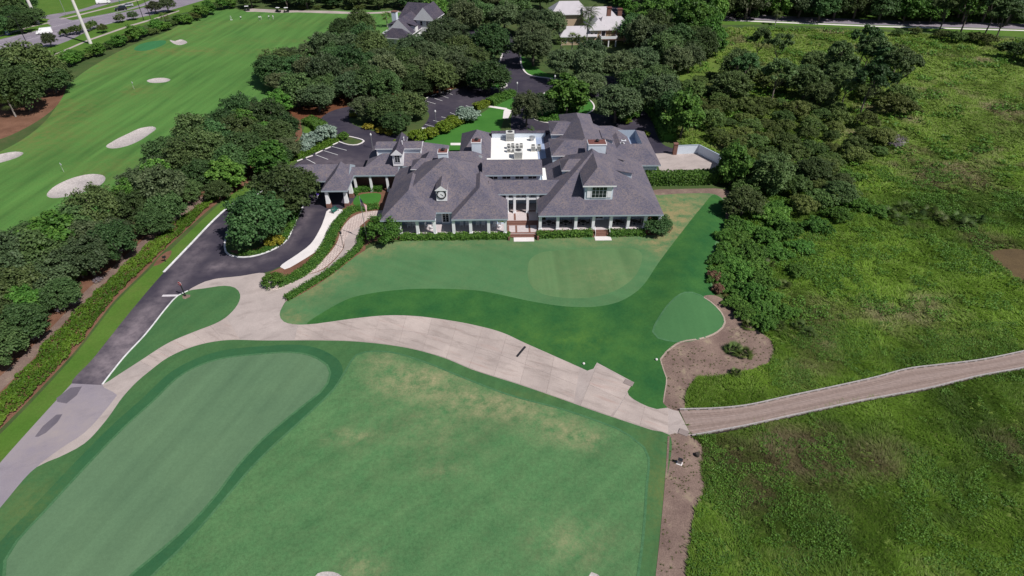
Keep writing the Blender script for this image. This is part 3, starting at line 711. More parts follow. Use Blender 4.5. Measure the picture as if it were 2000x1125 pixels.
def hip(mb, x0, x1, y0, y1, ze, zr, ax='y', a=None, b=None, th=.28, ms=0, mt=1, mw=None, ridge=None):
    """hip or gable roof solid. ridge along ax, ends inset by a (low end) and b (high end); 0 = gable."""
    if ax == 'y':
        xm = (x0 + x1) / 2 if ridge is None else ridge
        Ra, Rb = (xm, y0 + a, zr), (xm, y1 - b, zr)
    else:
        ym = (y0 + y1) / 2 if ridge is None else ridge
        Ra, Rb = (x0 + a, ym, zr), (x1 - b, ym, zr)
    A, B, C, D = (x0, y0), (x1, y0), (x1, y1), (x0, y1)
    V = [(*p, ze) for p in (A, B, C, D)] + [Ra, Rb] + [(*p, ze - th) for p in (A, B, C, D)]
    if ax == 'y':
        F_ = [((0, 1, 4), ms if a > 0 else mw), ((1, 2, 5, 4), ms), ((2, 3, 5), ms if b > 0 else mw), ((3, 0, 4, 5), ms)]
    else:
        F_ = [((0, 1, 5, 4), ms), ((1, 2, 5), ms if b > 0 else mw), ((2, 3, 4, 5), ms), ((3, 0, 4), ms if a > 0 else mw)]
    b0 = len(mb.v); mb.v += V
    for f, mm in F_: mb.f.append([b0 + i for i in f]); mb.m.append(mt if mm is None else mm)
    for f in ((0, 1, 7, 6), (1, 2, 8, 7), (2, 3, 9, 8), (3, 0, 6, 9), (9, 8, 7, 6)):
        mb.f.append([b0 + i for i in f]); mb.m.append(mt)

CLUB_P = (0.0, 105.0, 0.0)
club = empty('clubhouse', CLUB_P, R(1.1), 'large clubhouse with purple-grey shingle hip roofs and a clock dormer', 'clubhouse')
def part(name, mb, mats, parent=None): return mb.build(name, [M_[k] for k in mats], parent or club, CLUB_P)
def roof(*a, mats=('shingle', 'trim_blue', 'siding'), name='roof', **k):
    mb = MB(); hip(mb, *a, **k); return part(name, mb, mats)
ZE, FL = 4.1, .6

# --- left wing: pyramid with two front bays
roof(-24.4, -1.6, 96.6, 115.0, ZE, 11.0, a=8.8, b=9.0, ridge=-13.3)
roof(-24.7, -14.5, 93.8, 106, ZE + .02, 7.75, a=5.0, b=0)
roof(-11.5, -0.95, 93.95, 106, ZE + .02, 7.9, a=5.2, b=0)
# --- right wing: pyramid with the big hipped dormer
rw = roof(4.75, 28.4, 95.0, 119.0, ZE, 11.3, a=12.0, b=11.6, ridge=15.7)
mb = MB(); hip(mb, 13.05, 19.35, 97.3, 109, 9.05, 11.25, a=3.2, b=0, ridge=16.0)
part('dormer_roof', mb, ('shingle', 'trim_white', 'siding'))
mb = MB(); mb.box(13.6, 18.9, 97.9, 106, 5.6, 8.8); dw = part('dormer_wall', mb, ('siding_pale',))
def window(parent, x0, x1, y, z0, z1, cols=2, rows=2, frame='trim_white', shutters=False, f=.12):
    mb = MB(); mb.box(x0 - f, x1 + f, y - .10, y + .04, z0 - f, z1 + f)
    o = part('window', mb, (frame,), parent)
    mb = MB()
    w = (x1 - x0) / cols; h = (z1 - z0) / rows
    for i in range(cols):
        for j in range(rows):
            mb.box(x0 + i * w + .04, x0 + (i + 1) * w - .04, y - .13, y - .09, z0 + j * h + .04, z0 + (j + 1) * h - .04)
    part('pane', mb, ('glass_dark',), o)
    return o
window(club, 14.9, 17.7, 97.86, 6.35, 8.55, 4, 3)
for x in (14.0, 17.9):
    mb = MB(); mb.box(x, x + .7, 97.78, 97.89, 6.3, 8.6); part('shutter', mb, ('trim_white',))
# --- walls under the wings
mb = MB(); mb.box(-23.2, -2.9, 98.6, 114, 0, 4.0); mb.box(-24.2, -1.2, 98.0, 98.6, 0, .59); part('wall', mb, ('siding',))
mb = MB(); mb.box(6.6, 26.4, 99.4, 119, 0, 4.0); part('wall', mb, ('siding',))
# --- porch floors and brick faces
mb = MB(); mb.box(-24.1, -1.3, 94.2, 98.0, 0.05, FL); part('porch_floor', mb, ('porch_floor',))
mb = MB(); mb.box(-24.2, -1.2, 94.02, 94.19, 0, FL + .02); part('porch_kerb', mb, ('brick_red',))
mb = MB(); mb.box(5.0, 28.2, 95.5, 99.38, 0.05, FL); part('porch_floor', mb, ('porch_floor',))
mb = MB(); mb.box(4.9, 28.3, 95.33, 95.49, 0, FL + .02); part('porch_kerb', mb, ('brick_red',))
def column(x, y, z0, z1, w=.55, parent=None):
    mb = MB(); mb.box(x - w / 2, x + w / 2, y - w / 2, y + w / 2, z0, z1)
    mb.box(x - w / 2 - .07, x + w / 2 + .07, y - w / 2 - .07, y + w / 2 + .07, z0 + .002, z0 + .3)
    mb.box(x - w / 2 - .07, x + w / 2 + .07, y - w / 2 - .07, y + w / 2 + .07, z1 - .25, z1 - .002)
    return part('column', mb, ('trim_white',), parent)
for x in (-24.0, -21.3, -18.0, -14.8, -11.2, -8.0, -4.6, -1.5): column(x, 94.6, FL, ZE - .29)
for x in (5.2, 8.55, 12.0, 15.35, 18.7, 22.05, 25.3, 28.0): column(x, 95.85, FL, ZE - .29)
for y in (99.0, 103, 107): column(-24.0, y, .02, ZE - .29)
mb = MB(); mb.box(-24.2, -14.9, 94.3, 94.85, ZE - .62, ZE - .285); mb.box(-11.3, -1.3, 94.3, 94.85, ZE - .62, ZE - .285); mb.box(4.95, 28.2, 95.5, 96.1, ZE - .62, ZE - .285); part('porch_beam', mb, ('trim_blue',))
# porch back wall: doors and windows
for x in (-22, -18.3, -9.2, -6.4, -3.9): window(club, x - .7, x + .7, 98.56, 1.4, 3.3, 2, 3)
for x in (7.8, 10.2, 13.4, 20.5, 23.6): window(club, x - .8, x + .8, 99.36, 1.2, 3.4, 2, 3)
def door(x, y, z0, w=1.1, h=2.4):
    mb = MB(); mb.box(x - w / 2 - .2, x + w / 2 + .2, y - .12, y + .02, z0, z0 + h + .2); o = part('door', mb, ('trim_white',))
    mb = MB()
    for i in range(2):
        for j in range(4): mb.box(x - w / 2 + i * w / 2 + .05, x - w / 2 + (i + 1) * w / 2 - .05, y - .16, y - .11, z0 + .35 + j * .5, z0 + .8 + j * .5)
    part('pane', mb, ('glass_dark',), o)
    mb = MB(); mb.cbox((x + w / 2 - .02, y - .17, z0 + 1.0), (.05, .08, .18)); part('handle', mb, ('steel',), o)
door(-13.0, 98.55, FL, 1.2, 2.5); door(17, 99.35, FL, 1.6); door(-20.2, 98.55, FL)
# front steps of the right porch
for k in range(4):
    mb = MB(); mb.box(15.75, 18.3, 95.32 - .34 * (k + 1), 95.32 - .34 * k - .003, 0.0, FL - .01 - .14 * (k + 1) + .08); part('step', mb, ('brick_red',))
mb = MB(); mb.box(15.5, 18.6, 92.6, 93.95, .0, .07); part('landing', mb, ('concrete_light',))
for x in (15.65, 18.4):
    mb = MB(); mb.tube([(x, 95.3, FL), (x, 95.3, FL + .95), (x, 94.0, .98), (x, 94.0, .04)], .04); part('handrail', mb, ('trim_white',))

# --- breezeway between the wings
roof(-4.6, 10.0, 101.0, 106.2, 5.5, 7.1, ax='x', a=0, b=0, ridge=103.7)
mb = MB(); mb.box(-2.0, 6.2, 105.3, 112, 0, 5.3); part('wall', mb, ('siding',))
for x in (.45, 3.0): column(x, 101.5, 1.05, 5.22, .5)
for x in (-1.0, 5.0): column(x, 101.5, 1.05, 5.22, .5)
mb = MB(); mb.box(-1.4, 5.3, 101.35, 101.65, 4.0, 4.5); part('porch_beam', mb, ('trim_white',))
for x in (-.3, 1.2, 2.4, 4.2):
    window(club, x - .45, x + .45, 105.26, 2.0, 3.4, 1, 2); window(club, x - .45, x + .45, 105.26, 4.1, 4.9, 1, 1)
mb = MB(); mb.box(-1.1, 5.0, 98.5, 105.2, 0, 1.05); part('terrace', mb, ('terrace_floor',))
mb = MB(); mb.box(-1.1, 5.0, 94.6, 97.46, 0, .55); part('terrace', mb, ('terrace_floor',))
for k in range(3):
    mb = MB(); mb.box(-1.1, 5.0, 97.46 + .346 * k, 97.46 + .346 * (k + 1) - .002, 0, .55 + .16 * (k + 1)); part('step', mb, ('brick_red',))
mb = MB()
for x in (.45, 3.0): mb.box(x - .2, x + .2, 98.6, 105.1, 1.0, 1.056)
mb.box(-1.08, 4.98, 101.9, 102.3, 1.0, 1.058)
for x in (-1.08, .45, 3.0, 4.6): mb.box(x, x + .38, 94.7, 97.4, .5, .556)
mb.box(-1.0, 4.95, 94.62, 94.98, .5, .558); part('brick_band', mb, ('brick_red',))
for k in range(2):
    mb = MB(); mb.box(-.6, 4.5, 94.58 - .35 * (k + 1), 94.59 - .35 * k - .004, 0, .38 - .18 * k); part('step', mb, ('brick_red',))
for x in (-.95, 4.52):
    mb = MB(); mb.box(x, x + .34, 92.9, 94.58, 0, .7); part('cheek_wall', mb, ('brick_red',))
mb = MB(); mb.box(.1, 3.95, 92.5, 93.87, 0, .075); part('landing', mb, ('concrete_light',))
# --- clerestory monitor behind the breezeway
mb = MB(); mb.box(-5.4, 5.7, 106.2, 112.0, 5.0, 7.2); mw_ = part('monitor_wall', mb, ('siding_pale',))
roof(-5.9, 6.1, 105.5, 112.6, 7.3, 8.85, ax='x', a=0, b=0, ridge=109.0, name='monitor_roof')
for x in (-3.7, -1.1, 1.5, 4.1): window(club, x - .85, x + .85, 106.16, 6.15, 6.9, 2, 1)
# --- flat service roof
mb = MB(); mb.box(-6.2, 8.6, 112.7, 129.6, 0, 5.2); part('service_block', mb, ('siding',))
mb = MB(); mb.box(-5.4, 5.9, 113.8, 128.6, 5.2, 5.26); part('roof_membrane', mb, ('membrane_white',))
mb = MB(); mb.box(5.92, 8.5, 112.0, 128.6, 5.2, 5.25); part('roof_membrane', mb, ('membrane_grey',))
mb = MB(); mb.box(6.2, 8.0, 106.3, 112, 5.3, 5.62); part('roof_membrane', mb, ('membrane_white',))
mb = MB(); mb.box(-4.2, 8.2, 128.7, 129.2, 5.2, 6.3); part('parapet', mb, ('siding_pale',))
mb = MB(); mb.prism([(129.22, 6.34), (128.6, 6.36), (129.2, 6.7), (131.6, 5.0), (131.6, 4.8), (129.22, 4.8)], 'x', -4.4, 9.0); part('roof', mb, ('shingle_dark',))
# --- left hip beside the flat roof, with vent box
roof(-11.3, -4.3, 117.6, 131.5, 5.2, 8.7, a=7.2, b=6.3, ridge=-7.5)
roof(-20, -5.0, 108.5, 119.5, 5.0, 8.6, ax='x', a=3, b=3)
mb = MB(); mb.box(-20.5, -4.8, 109, 119, 0, 4.8); mb.box(-10.6, -5, 118, 130.8, 0, 5.0); part('wall', mb, ('siding',))
def chimney(x, y, w, d, z0, z1):
    mb = MB(); mb.box(x - w / 2, x + w / 2, y - d / 2, y + d / 2, z0, z1); o = part('chimney', mb, ('siding_pale',))
    mb = MB(); mb.box(x - w / 2 - .1, x + w / 2 + .1, y - d / 2 - .1, y + d / 2 + .1, z1 + .002, z1 + .2); part('cap_trim', mb, ('trim_white',), o)
    mb = MB(); mb.box(x - w / 2 + .02, x + w / 2 - .02, y - d / 2 + .02, y + d / 2 - .02, z1 + .201, z1 + .28); part('chimney_top', mb, ('copper_brown',), o)
    mb = MB(); mb.lathe((x + .1, y, z1 + .26), [(.28, 0), (.28, .35), (.45, .36), (.1, .6)], 10); part('flue', mb, ('dark_iron',), o)
chimney(-13.8, 110.0, 1.9, 1.8, 6.5, 10.3)
chimney(17.4, 111.9, 3.6, 2.2, 6.5, 11.1)
chimney(-7.4, 118.6, 2.0, 1.7, 5.2, 8.7)
# --- rear right roofs
roof(7.6, 25.0, 112.5, 131.0, 5.2, 10.2, a=4.0, b=3, ridge=15.6)
roof(12.0, 19.6, 124, 138, 7.1, 9.8, a=1, b=6, ridge=15.5)
mb = MB(); mb.box(12.8, 18.9, 127, 137, 0, 6.8); mb.box(8.2, 23.5, 116, 130, 0, 5.0); part('wall', mb, ('siding',))
roof(15.0, 27.5, 125.5, 133.5, 4.9, 7.6, ax='x', a=1, b=4)
# equipment well and garage roof on the right
def mansard(x0, x1, y0, y1, u0, u1, w0, w1, z0, z1, zd):
    mb = MB(); O = [(x0, y0), (x1, y0), (x1, y1), (x0, y1)]; I = [(u0, w0), (u1, w0), (u1, w1), (u0, w1)]
    V = [(*p, z0 - .28) for p in O] + [(*p, z0) for p in O] + [(*p, z1) for p in I] + [(*p, zd) for p in I]
    mb.v += V
    for i in range(4):
        j = (i + 1) % 4
        for f, mm in (((i, j, 4 + j, 4 + i), 1), ((4 + i, 4 + j, 8 + j, 8 + i), 0), ((8 + i, 8 + j, 12 + j, 12 + i), 2)):
            mb.f.append(list(f)); mb.m.append(mm)
    mb.f.append([12, 13, 14, 15]); mb.m.append(3); mb.f.append([3, 2, 1, 0]); mb.m.append(1)
    return part('roof', mb, ('shingle', 'trim_blue', 'siding', 'membrane_grey'))
mansard(19.5, 32.6, 116.2, 134.6, 24.4, 29.2, 121.6, 129.4, 4.0, 6.6, 4.6)
mb = MB(); mb.box(20, 32.0, 117, 134, 0, 3.8); part('wall', mb, ('siding_pale',))
mb = MB(); mb.box(28.6, 31.4, 116.9, 117.02, .05, 3.0); part('garage_door', mb, ('trim_white',))

# --- shed and hipped dormers on the slopes
def shed(x0, x1, y0, y1, z, side, name='dormer', rise=.9):
    """low dormer with a front wall (towards -y) and a sloping roof that runs back into the main slope."""
    mb = MB()
    mb.box(x0 + .25, x1 - .25, y0 + .35, y1, z - 2.2, z)
    o = part(name, mb, ('siding',))
    mb = MB(); hip(mb, x0, x1, y0, y1, z + .05, z + .05 + rise, ax='y' if side == 'y' else 'x', a=(1.2 if side == 'y' else 1.4), b=(0 if side == 'y' else 1.4), th=.16)
    part('dormer_roof', mb, ('shingle', 'trim_white', 'siding'), o)
def wedge(x0, x1, y0, y1, ye, ze, yr, zr, hipx=1.2):
    """dormer with its eave towards the front: wall, and a roof rising from (ye, ze) to the ridge (yr, zr)."""
    mb = MB(); mb.box(x0 + .3, x1, ye + .4, yr, ze - 2.4, ze - .02); o = part('dormer', mb, ('siding',))
    mb = MB(); hip(mb, x0, x1, ye, 2 * yr - ye, ze, zr, ax='x', a=hipx, b=.3, th=.16); part('dormer_roof', mb, ('shingle', 'trim_white', 'siding'), o)
wedge(9.7, 15, 0, 0, 104.7, 8.55, 106.9, 10.0, 1.6)
wedge(8.3, 15.5, 0, 0, 112.0, 8.3, 116.4, 9.8, 3.0)
wedge(9.0, 15.5, 0, 0, 124.0, 7.9, 128.0, 9.1, 1.8)
wedge(-20.4, -14, 0, 0, 108.2, 7.4, 110.4, 8.8, 2.0)
def side_dormer(x0, x1, y0, y1, z0, z1):
    mb = MB(); mb.prism([(x0, z0 - .12), (x1, z1 - .12), (x1, z1 - 1.8), (x0, z0 - 1.8)], 'y', y0, y1); o = part('dormer', mb, ('siding',))
    mb = MB(); mb.prism([(x0 - .4, z0 + .05), (x1 + .35, z1 - .02), (x1 + .35, z1 - .12), (x0 - .4, z0 - .1)], 'y', y0 - .3, y1 + .3); part('dormer_roof', mb, ('shingle',), o)
    mb = MB(); mb.box(x1 - .02, x1 + .06, y0 - .02, y1 + .02, z1 - 1.6, z1 - .13); part('dormer_face', mb, ('trim_white',), o)
side_dormer(20.4, 23.6, 104.6, 108.0, 8.75, 8.05)
side_dormer(20.2, 23.2, 111.6, 115.0, 8.3, 7.5)
side_dormer(20.6, 22.6, 122.0, 126.0, 7.9, 7.3)
# --- clock dormer
mb = MB(); mb.box(-14.45, -12.45, 98.3, 104, 5.6, 8.0); part('clock_dormer', mb, ('trim_white',))
mb = MB(); hip(mb, -14.6, -12.3, 98.1, 105.5, 7.95, 8.85, a=0, b=0, th=.12); part('dormer_roof', mb, ('shingle', 'trim_white', 'trim_white'))
ck = MB()
def disc(mb, c, r0, r1, y0, y1, n=28, m=0):
    V = []; Fs = []
    for k in range(n):
        a = 2 * math.pi * k / n; s, co = math.sin(a), math.cos(a)
        for rr, y in ((r1, y0), (r1, y1), (r0, y1)): V.append((c[0] + rr * co, y, c[1] + rr * s))
    for k in range(n):
        a, b_ = 3 * k, 3 * ((k + 1) % n)
        Fs += [(a, a + 1, b_ + 1, b_), (a + 1, a + 2, b_ + 2, b_ + 1)]
    mb.add(V, Fs, m)
    if r0 < .02: pass
disc(ck, (-13.45, 7.0), .70, .92, 98.29, 98.17); clk = part('clock', ck, ('dark_iron',))
ck = MB(); ck.lathe((0, 0, 0), [(.70, 0), (.70, .06)], 28)
ck.v = [(-13.45 + x, 98.27 - z, 7.0 + y) for x, y, z in ck.v]; part('clock_face', ck, ('trim_white',), clk)
ck = MB()
for k in range(12):
    a = k * math.pi / 6; ck.add([(-13.45 + r * math.cos(a) + q * math.sin(a), 98.195, 7.0 + r * math.sin(a) - q * math.cos(a)) for r, q in ((.54, -.02), (.66, -.02), (.66, .02), (.54, .02))], [(0, 1, 2, 3)])
tag(part('clock_mark', ck, ('dark_iron',), clk), kind='stuff')
for a, L, w in ((R(-40), .5, .09), (R(-28), .36, .12)):
    ck = MB(); ck.add([(-13.45 + r * math.cos(a) + q * math.sin(a), 98.185, 7.0 + r * math.sin(a) - q * math.cos(a)) for r, q in ((-.15, -w / 2), (L, -w / 4), (L, w / 4), (-.15, w / 2))], [(0, 1, 2, 3)])
    part('clock_hand', ck, ('dark_iron',), clk)

# --- left rear block with crossing gables
roof(-31.3, -14.0, 115.8, 126.6, 4.4, 7.7, ax='x', a=6.6, b=6.0)
mb = MB(); mb.box(-30.6, -14.6, 116.4, 126.0, 0, 4.2); part('wall', mb, ('siding',))
mb = MB(); hip(mb, -29.2, -19.2, 118.3, 122.3, 7.35, 8.05, ax='x', a=0, b=0, th=.16); part('cross_roof', mb, ('shingle', 'trim_white', 'trim_white'))
mb = MB(); mb.box(-28.9, -19.5, 118.7, 122.0, 4.6, 7.2); part('cross_wall', mb, ('siding_pale',))
mb = MB(); mb.box(-29.02, -28.75, 118.6, 118.95, 4.6, 7.22); part('corner_board', mb, ('trim_white',))
mb = MB(); mb.box(-19.62, -19.35, 118.58, 122.1, 4.6, 7.24); part('corner_board', mb, ('trim_white',))
mb = MB(); hip(mb, -25.4, -22.9, 115.2, 124.6, 7.35, 8.5, a=0, b=0, th=.14); part('cross_roof', mb, ('shingle_dark', 'trim_white', 'trim_white'))
mb = MB(); mb.box(-25.2, -23.1, 115.6, 124.3, 4.6, 7.24); part('cross_wall', mb, ('trim_white',))
window(club, -24.7, -23.6, 115.56, 5.55, 7.05, 2, 3, f=.1)
for x, y, z in ((-23.4, 119.2, 7.9), (-23.3, 121.2, 7.9)):
    mb = MB(); mb.lathe((x, y, z), [(.08, 0), (.08, .7), (.14, .72), (.14, .85)], 8); part('roof_vent', mb, ('trim_white',))
# --- covered walk and porte-cochere
roof(-36, -23.9, 112.4, 116.2, 4.1, 5.1, ax='x', a=0, b=0)
for x in (-33.2, -29.9, -26.4): column(x, 112.9, 0, 3.82, .45)
mb = MB(); mb.box(-34, -24.6, 112.7, 113.1, 3.5, 3.815); part('porch_beam', mb, ('trim_blue',))
mb = MB(); mb.box(-34, -24.6, 115.5, 115.8, 0, 3.8); part('walk_wall', mb, ('brick_red',))
mb = MB(); mb.box(-34, -24.6, 113.2, 115.5, .0, .06); part('walk_floor', mb, ('brick_red',))
roof(-48.5, -33.8, 109.9, 117.3, 4.1, 6.1, ax='x', a=4.0, b=0)
roof(-38.4, -33.1, 105.6, 114.0, 4.12, 6.6, a=2.9, b=0)
for x, y in ((-37.6, 106.3), (-33.9, 106.5), (-33.8, 110.6), (-47.6, 110.8), (-47.6, 116.4), (-37.9, 116.5)):
    mb = MB(); mb.frust((x, y, 0), (.95, .95), (.85, .85), .95); b_ = part('column_base', mb, ('brick_red',))
    mb = MB(); mb.frust((x, y, .955), (.78, .78), (.5, .5), 2.86); part('column', mb, ('trim_white',), b_)
mb = MB(); mb.box(-38.0, -33.5, 106.1, 106.6, 3.5, 3.825); part('porch_beam', mb, ('trim_blue',))

# --- rooftop machines: separate things standing on the flat roof
def hvac(name, x, y, z, sx, sy, sz, label, fans=1, group='machines on the flat clubhouse roof', mat='unit_metal'):
    c = R(1.1); wx = (x) * math.cos(c) - (y - 105) * math.sin(c); wy = 105 + x * math.sin(c) + (y - 105) * math.cos(c)
    e = empty(name, (wx, wy, z), c, label, 'air conditioner', group)
    mb = MB(); mb.box(-sx / 2, sx / 2, -sy / 2, sy / 2, .1, sz); mb.box(-sx / 2 + .1, -sx / 2 + .25, -sy / 2 + .05, sy / 2 - .05, 0, .1); mb.box(sx / 2 - .25, sx / 2 - .1, -sy / 2 + .05, sy / 2 - .05, 0, .1); mb.build('casing', [M_[mat]], e)
    for k in range(fans):
        xx = (k - (fans - 1) / 2) * sx / fans; r = min(sx / fans, sy) * .38
        mb = MB(); mb.lathe((xx, 0, sz - .02), [(r, 0), (r, .07), (r * .8, .08)], 14); mb.build('fan_grille', [M_['unit_dark']], e)
    mb = MB()
    for k in range(5): mb.box(-sx / 2 + .08, sx / 2 - .08, -sy / 2 - .02, -sy / 2 + .01, .25 + k * (sz - .4) / 5, .25 + (k + .45) * (sz - .4) / 5)
    mb.build('louvre', [M_['unit_dark']], e)
hvac('air_handler', 0.0, 127.3, 5.26, 1.9, 1.6, 2.0, 'tall grey air handler against the rear parapet of the flat roof', 1)
hvac('air_handler', 1.6, 118.0, 5.26, 1.8, 1.9, 1.7, 'boxy grey air handler just behind the clerestory roof', 1)
for x, y in ((-.4, 122.6), (.5, 122.8), (1.5, 122.6), (2.4, 122.8), (-.4, 120.8), (.6, 120.7), (1.5, 120.8)):
    hvac('condenser', x, y, 5.26, .8, .8, 1.0, 'small grey condenser in the cluster on the flat white roof')
hvac('condenser', 5.0, 121.3, 5.26, .95, .95, 1.35, 'dark-sided condenser beside the grey membrane strip on the flat roof')
hvac('condenser', 6.3, 121.4, 5.26, .95, .95, 1.3, 'pale condenser standing on the grey membrane strip')
hvac('condenser', 26.0, 126.5, 4.62, 1.1, 1.0, .9, 'white unit at the back of the sunken equipment well', mat='trim_white')
hvac('condenser', 25.4, 124.6, 4.62, 1.0, 1.0, .8, 'white unit in the middle of the sunken equipment well', mat='trim_white')
hvac('air_handler', 27.6, 122.5, 4.62, 2.4, 1.2, .6, 'low white unit at the front of the sunken equipment well', mat='trim_white')
def vent(x, y, z, label, h=.8, r=.28):
    e = MB(); e.lathe((0, 0, 0), [(r, 0), (r, h * .7), (r * 1.5, h * .72), (r * 1.5, h), (r * .3, h * 1.15)], 10)
    o = e.build('roof_ventilator', [M_['steel']]); o.location = (x, y, z); tag(o, label, 'ventilator')
vent(4.6, 127.0, 5.0, 'round steel exhaust fan near the rear parapet of the flat roof', 1.2, .45)
vent(-7.2, 118.2, 6.2, 'steel ventilator on the slope left of the flat roof, rear one', .9, .4)
vent(-6.9, 114.6, 6.2, 'steel ventilator on the slope left of the flat roof, front one', .9, .4)
vent(8.2, 112.2, 5.2, 'steel ventilator on the strip left of the right wing', .9, .35)
# ------------------------------------------------------------------ vegetation
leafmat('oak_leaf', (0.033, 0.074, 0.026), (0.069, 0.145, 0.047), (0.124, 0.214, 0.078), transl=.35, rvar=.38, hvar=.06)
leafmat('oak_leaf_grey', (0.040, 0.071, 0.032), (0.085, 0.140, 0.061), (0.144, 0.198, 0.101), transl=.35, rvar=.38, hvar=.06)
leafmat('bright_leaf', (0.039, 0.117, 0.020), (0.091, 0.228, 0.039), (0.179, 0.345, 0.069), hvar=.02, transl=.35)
leafmat('hedge_leaf', (0.027, 0.081, 0.014), (0.065, 0.162, 0.024), (0.135, 0.270, 0.047), rvar=.12, hvar=.02)
leafmat('lime_leaf', (.05, .09, .008), (.12, .19, .016), (.22, .30, .03), rvar=.1, hvar=.02)
leafmat('yellow_leaf', (.14, .13, .01), (.30, .28, .03), (.46, .44, .08), rvar=.1, hvar=.02)
leafmat('silver_leaf', (.10, .15, .11), (.22, .30, .24), (.40, .48, .41), rvar=.1, hvar=.02)
leafmat('palm_leaf', (.025, .05, .012), (.06, .11, .025), (.13, .20, .06), rvar=.15)
leafmat('scrub_leaf', (0.043, 0.087, 0.023), (0.098, 0.170, 0.044), (0.171, 0.248, 0.079), rvar=.3, hvar=.05, transl=.35)
leafmat('dry_leaf', (.10, .06, .035), (.19, .12, .07), (.28, .20, .11), rvar=.1)
leafmat('dead_twig', (.16, .13, .15), (.26, .22, .25), (.36, .31, .33), rvar=.1, transl=0)
leafmat('cover_leaf', (.03, .075, .008), (.075, .160, .015), (.15, .26, .03), rvar=.05, hvar=.01)
leafmat('grass_blade', (.022, .040, .008), (.060, .100, .016), (.135, .165, .040), rvar=.02, hvar=.0)
plain('bark', (.14, .115, .10), .9, var=.3, scale=5)
plain('pale_bark', (.30, .27, .25), .9, var=.2, scale=5)

def quads(c, n, s, rs, asp=1.0):
    """leaf cards: centres c, normals n, sizes s -> (V, F)."""
    N_ = len(c)
    n = n / (np.linalg.norm(n, axis=1, keepdims=True) + 1e-9)
    r = rs.normal(size=(N_, 3)); u = np.cross(n, r); u /= (np.linalg.norm(u, axis=1, keepdims=True) + 1e-9); w = np.cross(n, u)
    a = (s * .5)[:, None]; b = a * asp
    V = np.stack([c - u * a - w * b * .55, c + u * a * .25 - w * b, c + u * a + w * b * .5, c - u * a * .3 + w * b], 1).reshape(-1, 3)
    return V, np.arange(4 * N_).reshape(-1, 4)

def crown(seed, Rr, zc, rz, ncl, nlf, lf, low=-.35, lobes=.18, flat=.8, mat='oak_leaf', clr=(.22, .34), name='crown', open_=0.0):
    rs = np.random.default_rng(seed)
    d = rs.normal(size=(ncl * 4, 3)); d /= np.linalg.norm(d, axis=1, keepdims=True)
    d = d[d[:, 2] > low][:ncl]; k = len(d)
    ph = np.arctan2(d[:, 1], d[:, 0])
    lob = 1 + lobes * np.sin(3 * ph + seed) + lobes * .7 * np.sin(5 * ph + 2.1 * seed)
    rad = rs.uniform(.35, 1.0, k) ** .45
    C = np.stack([d[:, 0] * Rr * lob * rad, d[:, 1] * Rr * lob * rad, zc + d[:, 2] * rz * rad * rs.uniform(.85, 1.12, k)], 1)
    cr = Rr * rs.uniform(clr[0], clr[1], k) * (1 - .25 * open_)
    ct = rs.uniform(-.16, .16, k)
    idx = np.repeat(np.arange(k), nlf // k + 1)
    m = len(idx)
    q = rs.normal(size=(m, 3)); q /= np.linalg.norm(q, axis=1, keepdims=True); q[:, 2] = np.where(rs.random(m) < .75, np.abs(q[:, 2]), q[:, 2])
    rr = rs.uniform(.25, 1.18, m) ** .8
    pos = C[idx] + q * (cr[idx] * rr)[:, None] * np.array([1, 1, flat])
    nn = q * .7 + np.array([0, 0, .75]) + rs.normal(size=(m, 3)) * .5
    sz = lf * rs.uniform(.6, 1.35, m)
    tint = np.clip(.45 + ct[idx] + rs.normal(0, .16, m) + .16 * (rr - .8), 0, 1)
    V, F_ = quads(pos, nn, sz, rs)
    return mesh_np(name, V, F_, 4, [MAT[mat]], {'tint': np.repeat(tint, 4)}), C

def trunk_mesh(seed, H, r, C, nl=5, mat='bark', lean=.3, fork=.35):
    rs = random.Random(seed); mb = MB()
    top = Vector((rs.uniform(-lean, lean), rs.uniform(-lean, lean), H * fork))
    mb.tube([(0, 0, -.3), (top.x * .4, top.y * .4, H * fork * .5), top], [r * 1.25, r, r * .8], 7)
    cs = sorted(range(len(C)), key=lambda i: rs.random())[:nl]
    for i in cs:
        c = Vector(C[i]); mid = top.lerp(c, .5) + Vector((0, 0, -.12 * (c - top).length))
        mb.tube([top - Vector((0, 0, .2)), mid, top.lerp(c, .95)], [r * .55, r * .35, r * .1], 5)
    return mb.mesh('trunk', [MAT[mat]], smooth=True)

TREES = {}
def kind(key, trunk_r, H, **kw):
    """normalised: crown radius 5 m."""
    cm, C = crown(**kw)
    TREES.setdefault(key, []).append((trunk_mesh(kw['seed'], H, trunk_r, C, 6, 'bark'), cm, H))
for s in range(5):
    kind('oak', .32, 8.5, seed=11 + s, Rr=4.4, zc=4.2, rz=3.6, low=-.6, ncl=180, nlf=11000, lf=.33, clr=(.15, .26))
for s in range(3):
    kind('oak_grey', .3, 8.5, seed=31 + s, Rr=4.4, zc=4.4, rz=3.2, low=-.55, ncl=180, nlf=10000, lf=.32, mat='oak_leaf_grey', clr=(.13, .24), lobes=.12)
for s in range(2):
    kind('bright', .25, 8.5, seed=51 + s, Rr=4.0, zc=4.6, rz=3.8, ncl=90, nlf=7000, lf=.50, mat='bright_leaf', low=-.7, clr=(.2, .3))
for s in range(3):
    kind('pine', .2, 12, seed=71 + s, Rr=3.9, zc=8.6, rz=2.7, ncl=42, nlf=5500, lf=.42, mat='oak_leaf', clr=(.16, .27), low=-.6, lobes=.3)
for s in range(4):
    kind('scrub', .12, 6, seed=91 + s, Rr=4.4, zc=2.4, rz=2.4, ncl=150, nlf=8500, lf=.32, mat='scrub_leaf', low=-.2, clr=(.10, .2), lobes=.25)
